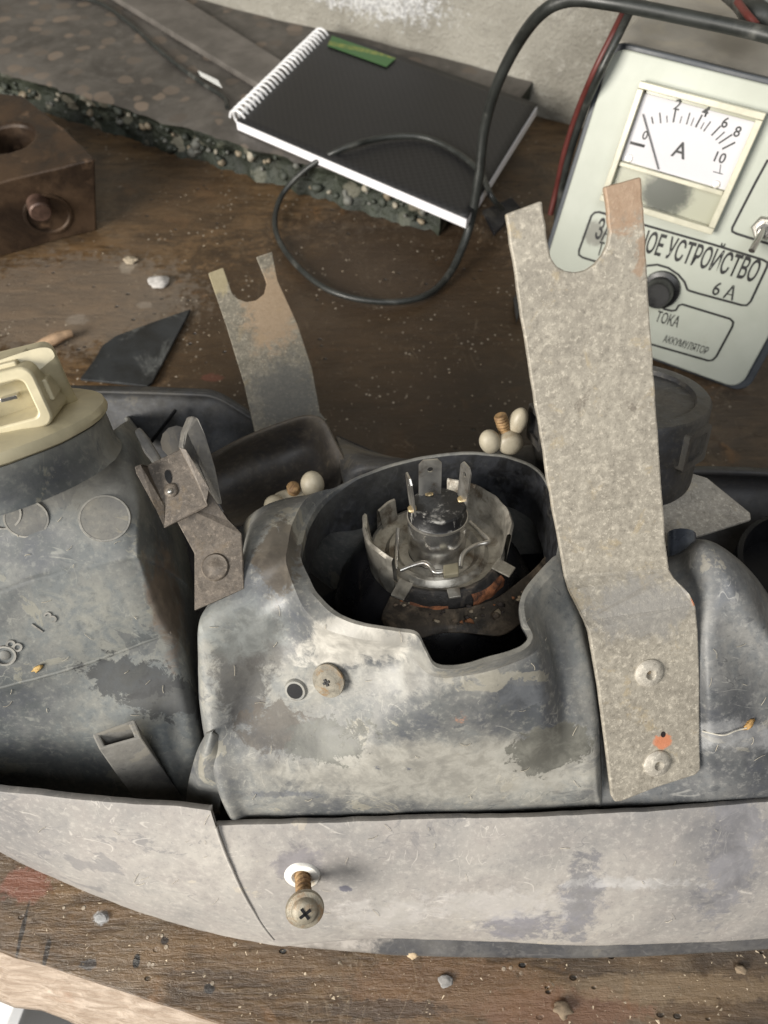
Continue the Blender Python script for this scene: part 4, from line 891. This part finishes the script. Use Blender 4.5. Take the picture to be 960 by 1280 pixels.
tube('spring_wire', [CW(232, 345, .010), CW(226, 430, .006), CW(222, 522, .005)], .00085, M_STEEL, HL, 8, 14)
tube('spring_wire', [CW(240, 525, .004), CW(290, 505, .005), CW(340, 492, .0055), CW(368, 505, .005), CW(388, 532, .004), CW(420, 532, .004), CW(440, 522, .004)], .0011, M_STEEL, HL, 8, 30)
tube('spring_wire', [CW(500, 512, .004), CW(505, 470, .005), CW(525, 440, .0055), CW(570, 415, .0055), CW(622, 398, .006), CW(580, 355, .006), CW(540, 318, .006)], .0011, M_STEEL, HL, 8, 36)
slab('wire_clamp', [CW(425, 500, .0062), CW(490, 488, .0062), CW(493, 535, .0055), CW(428, 545, .0055)], NA, .0025, plain('dull_brass_clamp', (.30, .27, .19), .45, .2, 90, .4), HL, .0005)

# ---- adjuster cap behind the large bracket, on its metal plate
AC = P(761, 588, .116); AX = Vector((-.03, .40, .91)).normalized()
ap = slab('adjuster_plate', [P(832, 683, .116), P(939, 649, .114), P(938, 641, .114), P(884, 597, .117), P(760, 560, .117), P(680, 610, .117), P(740, 690, .117)], (0, 0, 1), .0022, bracket_mat('grey_adjuster_plate', (.27, .25, .22), (.38, .355, .31)), HL, .0005)
M_CAP = dusty('dusty_black_cap', (.017, .017, .018), (.10, .09, .075), .36, (.5, .8), 30, .2, (), .5, seed=50)
ac = lathe('adjuster_cap', [(.0385, .001), (.0390, .003), (.0387, .022), (.0389, .0222), (.0402, .0226), (.0404, .0240), (.0402, .0415), (.0392, .0428), (.0334, .0430), (.0326, .0410), (0, .0406)], AC, AX, M_CAP, HL, 72, amp=.0003)
for a in (310, 10, 70, 130, 190, 250):
    Mx = frame(AX, FX); c = AC + Mx @ Vector((.0400 * math.cos(math.radians(a)), .0400 * math.sin(math.radians(a)), .0285)); o = (c - AC - AX * .0285).normalized(); s = AX.cross(o).normalized()
    def qq(a_, b_, d_): return c + s * a_ + AX * b_ + o * d_
    w0_, w1_, h0_, h1_ = .0092, .0062, -.0085, .0095
    out = rrect(-w0_, h0_, w0_, h1_, .0015, 3); inn = rrect(-w1_, h0_ + .004, w1_, h1_ - .003, .001, 3); n = len(out); v = []
    for i in range(n): v += [qq(*out[i], -.003), qq(*out[i], .0020), qq(*inn[i], .0020), qq(*inn[i], -.0022)]
    f = grid_faces(n, 4, True); f.append(tuple(i * 4 + 3 for i in range(n)))
    m_ = mesh('latch_window', v, f, M_CAP, ac, True); sharpen(m_, 40)
blob('cap_crust', AC + AX * .0410 + Vector((.016, .026, -.011)), (.008, .004, .0012), plain('pale_grime', (.24, .225, .20), .8, .4, 200, bs=.8), ac, 3, .5, 4)
tube('adjuster_screw', [P(852, 668, .128), P(852, 690, .127), P(850, 706, .126)], .0062, plain('slate_blue_metal', (.13, .15, .19), .3, .4, 60, .5), HL, 14, 8)
# ---- white wing nuts on their screws
def wingnut(balls, hub, scr):
    r = blob('wing_nut', hub[0], hub[1], M_NYLON, HL, 3, .06, 2)
    for c, rad, dirv in balls:
        z = Vector(dirv).normalized(); blob('wing', c, rad, M_NYLON, r, 3, .05, 1.5, frame(z))
    pts = [scr[0].lerp(scr[1], k / 30) for k in range(31)]
    tube('screw_thread', pts, .0030, M_RUSTSCREW, r, 12, taper=lambda s: 1 + .10 * math.sin(s * 55))
wingnut([(P(390, 606, .118), (.0060, .0060, .0075), (.1, .3, 1)), (P(344, 634, .112), (.0057, .0060, .0064), (-.3, .2, 1))], (P(368, 624, .110), (.011, .0055, .0045)), (P(369, 620, .108), P(366, 608, .120)))
wingnut([(P(612, 552, .140), (.0052, .0050, .0064), (-.2, .2, 1)), (P(647, 527, .146), (.0045, .0046, .0078), (.25, .2, 1))], (P(637, 553, .138), (.0066, .0056, .0066)), (P(634, 548, .138), P(625, 519, .150)))

# ---- brackets
def solid_strip(name, polys, mat, th, par, bev=.0006):
    v = []; f = []
    for poly in polys:
        b = len(v); v += poly; f.append(tuple(range(b, b + len(poly))))
    m = bpy.data.meshes.new(name); m.from_pydata([tuple(p) for p in v], [], f)
    bm = bmesh.new(); bm.from_mesh(m); bmesh.ops.remove_doubles(bm, verts=bm.verts, dist=2e-5); bmesh.ops.recalc_face_normals(bm, faces=bm.faces); bm.normal_update()
    if sum(fc.normal.dot(CAMP - fc.calc_center_median()) * fc.calc_area() for fc in bm.faces) < 0: bmesh.ops.reverse_faces(bm, faces=bm.faces)
    bm.to_mesh(m); bm.free(); m.materials.append(mat); o = bpy.data.objects.new(name, m); COL.objects.link(o); setpar(o, par)
    s = o.modifiers.new('s', 'SOLIDIFY'); s.thickness = th; s.offset = -1; s.use_even_offset = True
    bevel(o, bev, 2, 20); return o
def big_bracket():
    bL = P(706, 721, .158); bR = P(837, 712, .158); top = P(718, 245, .272); n = (bR - bL).cross(top - bL).normalized(); n = n if n.dot(CAMP - bL) > 0 else -n
    g = lambda x, y: PPL(x, y, bL, n)
    wob = random.Random(5)
    def edge(a, b, k):
        return [(a[0] + (b[0] - a[0]) * i / k + (wob.uniform(-.8, .8) if 0 < i < k else 0), a[1] + (b[1] - a[1]) * i / k) for i in range(k)]
    pts = edge((706, 721), (690, 636), 6) + edge((690, 636), (661, 455), 10) + edge((661, 455), (632, 268), 10) + edge((632, 268), (678, 251), 4) + edge((678, 251), (686, 310), 4)
    pts += [(689, 322), (696, 333), (707, 339), (720, 341), (733, 338), (744, 330), (753, 319), (759, 306), (762, 292)]
    pts += edge((762, 292), (755, 234), 4) + edge((755, 234), (802, 221), 4) + edge((802, 221), (809, 330), 8) + edge((809, 330), (824, 560), 12) + edge((824, 560), (834, 694), 6) + [(837, 712)]
    up = [g(*p) for p in pts]
    cL, cR = P(736, 790, .150), P(870, 758, .152)
    n2 = (cR - cL).cross(P(768, 1002, .0925) - cL).normalized()
    c3 = lambda x, y: PPL(x, y, cL, n2)
    fl = [cL, cR] + [c3(*p) for p in ((873, 790), (875, 850), (875, 930), (876, 962), (870, 969), (820, 985), (777, 1002), (769, 1003), (765, 996), (757, 930), (748, 860))]
    mid = [bL, bR, P(843, 722, .1575), P(862, 742, .1555), cR, cL, P(731, 776, .1515), P(712, 738, .1575)]
    mat = bracket_mat('galvanised_fork', (.255, .230, .190), (.345, .315, .26), [(P(780, 240, .272), (.012, .010, .012), (.36, .22, .13), .9, .8, .65), (P(800, 300, .258), (.002, .010, .010), (.28, .17, .10), .8, .9, .6), (c3(828, 927), (.0038, .003, .004), (.55, .20, .10), .5, .3, .9), (c3(829, 918), (.0011, .0011, .002), (.02, .015, .015), .3, .1, 1), (P(800, 760, .152), (.02, .012, .012), (.23, .225, .22), .8, .5, .55), (P(868, 748, .153), (.002, .003, .003), (.6, .22, .09), .5, .4, .9)])
    o = solid_strip('fork_bracket', [up, mid, fl], mat, .0024, HL, .0007)
    nn = n2 if n2.dot(CAMP - cL) > 0 else -n2
    for x, y in ((811, 841), (821, 954)):
        lathe('rivet', [(.0009, -.001), (.0015, .0006), (.0021, .0019), (.0028, .0019), (.0050, .0013), (.0060, .0004), (.0061, -.0004)], c3(x, y) + nn * .0002, nn, bracket_mat('rivet_zinc', (.30, .275, .235), (.40, .37, .315)), o, 32, amp=.0001)
        lathe('rivet_stem', [(0, .0004), (.0008, .0003), (.00115, -.001)], c3(x, y), nn, M_SCREW, o, 12)
    return o
BB = big_bracket()
def small_bracket():
    bL = P(318, 540, .088); bR = P(408, 525, .088); top = P(303, 330, .128); n = (bR - bL).cross(top - bL).normalized(); n = n if n.dot(CAMP - bL) > 0 else -n
    g = lambda x, y: PPL(x, y, bL, n)
    pts = [(318, 540), (305, 480), (282, 405), (260, 341), (279, 334), (290, 366), (297, 373), (308, 377), (320, 375), (330, 367), (333, 354), (330, 345), (320, 321), (340, 314), (347, 350), (372, 405), (390, 460), (400, 515), (408, 525)]
    mat = bracket_mat('dull_fork', (.13, .12, .095), (.235, .21, .165), [(P(340, 380, .12), (.016, .025, .03), (.33, .235, .15), .9, .5, .75), (P(272, 350, .125), (.006, .01, .02), (.33, .28, .17), .6, .3, .8), (P(345, 385, .12), (.0022, .0022, .003), (.02, .02, .02), .3, .1, .9), (P(360, 500, .09), (.02, .02, .03), (.10, .10, .095), .9, .4, .7)])
    o = solid_strip('fork_bracket', [[g(*p) for p in pts]], mat, .0022, HL, .0005)
    o['label'] = 'smaller dull grey fork bracket at the far side of the headlight'
    # hidden foot reaching down to the shell
    slab('bracket_foot', [g(318, 540), g(408, 525), P(415, 560, .04), P(325, 570, .04)], Vector((0, -1, .5)), .002, mat, HL)
small_bracket()
# ---- metal clip between the housings
def clip():
    bL, bR = P(243, 763, .152), P(305, 736, .155); tL, tR = P(243, 692, .160), P(302, 667, .163)
    u1, u2 = P(205, 622, .178), P(250, 598, .180)
    lowp = [bL, bR, P(304, 700, .159), tR, tL, P(243, 725, .156)]
    up = [tL, tR, P(285, 650, .167), u2, u1]
    o = solid_strip('spring_clip', [lowp, up], M_CLIP, .0014, HL, .0003)
    n = (bR - bL).cross(tL - bL).normalized(); n = n if n.dot(CAMP - bL) > 0 else -n
    c = PPL(269, 709, bL, n)
    lathe('rivet', [(0, .0009), (.0018, .0010), (.0030, .0004), (.0050, .0008), (.0056, .0002), (.0057, -.0003)], c, n, M_CLIP, o, 32)
    # keyhole tab plate with folded lips
    A, B, C_, D = P(183, 582, .186), P(226, 561, .189), P(260, 632, .179), P(205, 660, .176)
    nt = (B - A).cross(D - A).normalized(); nt = nt if nt.dot(CAMP - A) > 0 else -nt
    t = solid_strip('clip_tab', [[A, B, P(228, 562, .189), P(245, 600, .184), P(259, 628, .1795), C_, P(250, 638, .178), D]], M_CLIP, .0013, o, .0003)
    slab('clip_lip', [P(168, 583, .192), P(176, 580, .192), A, P(205, 632, .180), D, P(196, 640, .180), P(170, 592, .190)], (Vector((-.6, -.3, .6))), .0010, M_CLIP, o, .0003)
    slab('clip_lip', [P(224, 559, .194), P(232, 561, .194), P(262, 610, .184), P(258, 630, .181), P(248, 606, .185)], Vector((.5, -.3, .6)), .0010, M_CLIP, o, .0003)
    k = PPL(211, 598, A, nt)
    kd = (PPL(210, 592, A, nt) - PPL(213, 606, A, nt)).normalized(); s = kd.cross(nt)
    out = [k + kd * (.0034 * math.sin(a) if 0 < a < math.pi else .0022 * math.sin(a)) + s * (.0012 + .0004 * math.sin(a)) * math.cos(a) + nt * .0004 for a in [2 * math.pi * i / 16 for i in range(16)]]
    slab('keyhole', out, nt, .0003, M_VOID, o)
    blob('dimple', PPL(214, 613, A, nt) + nt * .0002, (.0028, .0028, .0011), M_CLIP, o, 3, .1, 2, frame(nt))
    blob('dimple_tip', PPL(214, 615, A, nt) + nt * .0012, (.0012, .0012, .0008), M_STEEL, o, 2, .1, 2, frame(nt))
    # plastic prongs the clip grips
    mp = dusty('grey_prong', (.05, .052, .056), (.20, .185, .16), .45, (.5, .8), 30, .2, (), .3, seed=60)
    slab('prong', [P(240, 519, .192), P(248, 522, .192), P(258, 545, .186), P(270, 585, .176), P(279, 632, .165), P(268, 625, .165), P(247, 580, .178), P(228, 560, .188), P(231, 540, .190)], Vector((.55, -.5, .65)), .006, mp, HL, .001)
    slab('prong', [P(167, 539, .182), P(174, 533, .182), P(184, 545, .179), P(202, 574, .172), P(196, 586, .170), P(180, 566, .175)], Vector((.2, -.5, .75)), .006, mp, HL, .001)
    tube('post', [P(240, 560, .150), P(220, 552, .166)], .007, M_DARK, HL, 12)
clip()
# ---- screws and marks on the housing
M_CRUST = plain('crusted_screw_head', (.22, .20, .16), .75, .35, 260, .1, .8, dirt=(.22, .13, .055), damt=.45)
def cross_screw(px, py, b, rad, name='screw'):
    c, n = on(b, px, py); n = (n + (CAMP - c).normalized() * .6).normalized(); n = (n + Vector((-.18, 0, 0))).normalized()
    o = lathe(name, [(0, .0052), (.0012, .0050), (rad * .42, .0053), (rad * .60, .0048), (rad * .72, .0044), (rad, .0038), (rad * 1.02, .0030), (rad * .95, .0020), (rad * .5, .0010), (rad * .5, -.003)], c, n, M_CRUST, HL, 40, amp=.00025)
    M = frame(n)
    for a in (30, 120):
        d = M @ Vector((math.cos(math.radians(a)), math.sin(math.radians(a)), 0)); s = n.cross(d)
        slab('cross_slot', [c + n * .0056 + d * e * rad * .22 + s * w * .0005 for e, w in ((-1, -1), (1, -1), (1, 1), (-1, 1))], n, .0012, M_VOID, o)
cross_screw(415, 847, BM, .0068)
c, n = on(BM, 370, 862, .0004)
lathe('screw_hole', [(0, .0004), (.0030, .0005), (.0034, .0011), (.0042, .0010), (.0048, -.0002)], c, n, M_MAIN, HL, 28); lathe('hole_void', [(0, .0011), (.0033, .0010), (.0034, .0)], c, n, M_VOID, HL, 24, sx=1.0)
# long screw out of the bezel with its white grommet
def bezel_screw():
    BB_ = bvh(BZ); c, n = on(BB_, 378, 1094)
    g = lathe('grommet', [(.0036, -.001), (.0036, .0005), (.0046, .0014), (.0072, .0010), (.0078, .0002), (.0079, -.001)], c, n, M_WHITE, HL, 36, amp=.0003)
    lathe('grommet_hole', [(0, .0002), (.0037, .0002)], c, n, M_RUSTSCREW, g, 20)
    tip = CAMP + ray(381, 1135) * (((c - CAMP).length - .014) / ray(381, 1135).length); ax = (tip - c).normalized()
    pts = [c.lerp(tip, k / 60) for k in range(61)]; 
    s = tube('screw', pts, .0031, M_RUSTSCREW, HL, 14, taper=lambda q: 1 + .13 * math.sin(q * 44), amp=.0001)
    hn = (ax + (CAMP - tip).normalized() * .55).normalized()
    lathe('screw_head', [(.0028, -.0015), (.0060, -.0012), (.0076, -.0002), (.0079, .0008), (.0074, .0018), (.0056, .0024), (.0052, .0031), (.0040, .0042), (.0015, .0046), (0, .0046)], tip, hn, M_SCREW, s, 44, amp=.0001)
    M = frame(hn)
    for a in (35, 125):
        d = M @ Vector((math.cos(math.radians(a)), math.sin(math.radians(a)), 0)); q = hn.cross(d)
        slab('cross_slot', [tip + hn * .0049 + d * e * .0026 + q * w * .0006 for e, w in ((-1, -1), (1, -1), (1, 1), (-1, 1))], hn, .0015, M_VOID, s)
bezel_screw()
# ---- flecks and crumbs lying on the headlight
def flake(px, py, b, size, col, name, label, cat, zf=.1):
    c, n = on(b, px, py, .0006, zf); o = blob(name, c, (size, size * .55, size * .35), plain(name + '_mat', col, .7, .3, 300, bs=.6), None, 2, .5, 3, frame(n, Vector((1, .8, .3))), px)
    tag(o, label, cat)
BD = bvh(DM)
flake(47, 835, BT, .0024, (.45, .30, .11), 'wood_chip', 'small amber wood chip on the side housing above the mould line', 'wood chip')
flake(934, 906, BD, .0026, (.42, .25, .09), 'straw_bit', 'orange-brown straw bit on the dome right of the large bracket', 'straw')
# cobweb threads on the dome
rt = random.Random(9); wp = [(862, 880), (868, 900), (880, 912), (900, 917), (915, 912), (930, 908)]
tube('cobweb_thread', [on(BD, x, y, .0012)[0] for x, y in wp[2:]], .00028, plain('dusty_thread', (.5, .47, .4), .9, .2, 300), HL, 5, 24, amp=.0006)

# lint and fibres lying in the dust (uncountable)
rl = random.Random(21); lv = []; lf = []
def fibre(b, px, py, L, rad):
    a = rl.uniform(0, 6.28); k = rl.uniform(-.6, .6); pts = []
    for i in range(6):
        x = px + math.cos(a + k * i / 5) * L * i / 5; y = py + math.sin(a + k * i / 5) * L * i / 5
        h = b.ray_cast(CAMP, ray(x, y).normalized())
        if h[0] is None: return
        n = h[1] if h[1].dot(CAMP - h[0]) > 0 else -h[1]; pts.append(h[0] + n * (.00025 + .0004 * math.sin(3.1 * i / 5)))
    for p, q in zip(pts, pts[1:]):
        if (p - q).length > .006: return
    base = len(lv)
    for i, p in enumerate(pts):
        t_ = (pts[min(i + 1, 5)] - pts[max(i - 1, 0)]).normalized(); x = t_.cross(Vector((.2, .3, 1))).normalized(); y = t_.cross(x)
        for c_ in range(3): lv.append(p + (x * math.cos(c_ * 2.09) + y * math.sin(c_ * 2.09)) * rad)
    for i in range(5):
        for c_ in range(3): lf.append((base + i * 3 + c_, base + i * 3 + (c_ + 1) % 3, base + i * 3 + 3 + (c_ + 1) % 3, base + i * 3 + 3 + c_))
BZ1, BZ2 = bvh(BZ), bvh(BZL)
for _ in range(24): fibre(BM, rl.uniform(260, 740), rl.uniform(760, 1010), rl.uniform(4, 14), rl.uniform(.00006, .00012))
for _ in range(22): fibre(BT, rl.uniform(0, 230), rl.uniform(640, 930), rl.uniform(4, 13), rl.uniform(.00008, .00015))
for _ in range(16): fibre(BZ1, rl.uniform(380, 960), rl.uniform(1030, 1165), rl.uniform(4, 14), rl.uniform(.00006, .00012))
for _ in range(14): fibre(BZ2, rl.uniform(0, 290), rl.uniform(1005, 1130), rl.uniform(4, 14), rl.uniform(.00006, .00012))
for _ in range(8): fibre(BD, rl.uniform(880, 960), rl.uniform(800, 990), rl.uniform(5, 16), rl.uniform(.00006, .00012))
o = mesh('lint', lv, lf, plain('tan_lint', (.50, .45, .36), .9, .2, 300), HL, True); tag(o, kind='stuff')

# ================================================================== SMALL THINGS ON THE BENCH
o = slab('plastic_scrap', [P(x, y, .0030) for x, y in ((100, 474), (118, 450), (128, 432), (145, 420), (190, 403), (238, 386), (232, 398), (190, 478), (184, 482))], (0, 0, 1), .0024, plain('dirty_black_sheet', (.016, .018, .020), .35, .5, 40, dirt=(.16, .165, .16), damt=.32, bs=.4), None, .0005)
for vv in o.data.vertices: vv.co.z += .012 * max(0, (P(238, 386, 0).x - vv.co.x)) * .6
tag(o, 'thin black plastic scrap with a pointed end on the bench behind the tray', 'plastic scrap')
M_CHIP = plain('pale_crumb', (.40, .37, .33), .85, .25, 200, bs=.7)
def crumb(px, py, r, col, label, seed, name='plaster_crumb', cat='crumb', flat=.35):
    o = blob(name, P(px, py, r * flat * .5), (r, r * .75, r * flat), plain('crumb_%d' % seed, col, .85, .25, 200, bs=.7), None, 3, .24, 3, None, seed); tag(o, label, cat)
crumb(199, 352, .0088, (.42, .40, .38), 'pale grey plaster crumb on the bench left of the far fork', 1)
crumb(163, 325, .0058, (.36, .30, .22), 'tan crumb on the bench between block and grey crumb', 2)
crumb(126, 1147, .0030, (.3, .3, .3), 'small grey fleck on the bench below the bezel', 3, flat=.15)
crumb(515, 1191, .0032, (.55, .42, .27), 'tan wood chip at the lower edge of the bezel', 4, 'wood_chip', 'wood chip', .5)
crumb(557, 1226, .0034, (.24, .23, .22), 'flat grey flake on the bench below the bezel centre', 5, flat=.2)
crumb(703, 1262, .0042, (.20, .15, .10), 'round brown lump on the front of the bench', 6, flat=.5)
crumb(926, 1211, .0028, (.20, .15, .10), 'brown lump on the bench at far right front', 7, flat=.5)
o = tube('wood_splinter', [P(30, 443, .004), P(55, 430, .006), P(75, 421, .006), P(90, 416, .005)], .0042, plain('pale_splinter', (.40, .27, .17), .8, .25, 120, bs=.5), None, 8, 16, amp=.001, taper=lambda s: .6 + .5 * math.sin(3 * s)); tag(o, 'pale wood splinter on the bench behind the cream bulb holder', 'splinter')
# uncountable sawdust and grit
rnd = random.Random(11); bm = bmesh.new()
def grit(p, r):
    vs = [bm.verts.new(p + Vector((rnd.uniform(-1, 1), rnd.uniform(-1, 1), rnd.uniform(-.3, .8))) * r) for _ in range(4)]
    for a, b, c in ((0, 1, 2), (0, 2, 3), (0, 1, 3), (1, 2, 3)): bm.faces.new((vs[a], vs[b], vs[c]))
for _ in range(1500):
    px, py = (rnd.uniform(0, 960), rnd.uniform(1060, 1285)) if rnd.random() < .55 else (rnd.uniform(0, 700), rnd.uniform(180, 560))
    p = P(px, py, .0002); d = P(-140, 1143, 0); e = P(275, 1281, 0)
    if (e - d).cross(p - d).z < .001: continue
    grit(p, rnd.choice((.0003, .0004, .0005, .0007, .001)))
m = bpy.data.meshes.new('sawdust'); bm.to_mesh(m); bm.free(); m.materials.append(plain('sawdust_mat', (.40, .33, .24), .9, .4, 100))
o = bpy.data.objects.new('sawdust', m); COL.objects.link(o); tag(o, 'fine pale sawdust and grit scattered over the bench', 'sawdust', kind='stuff')
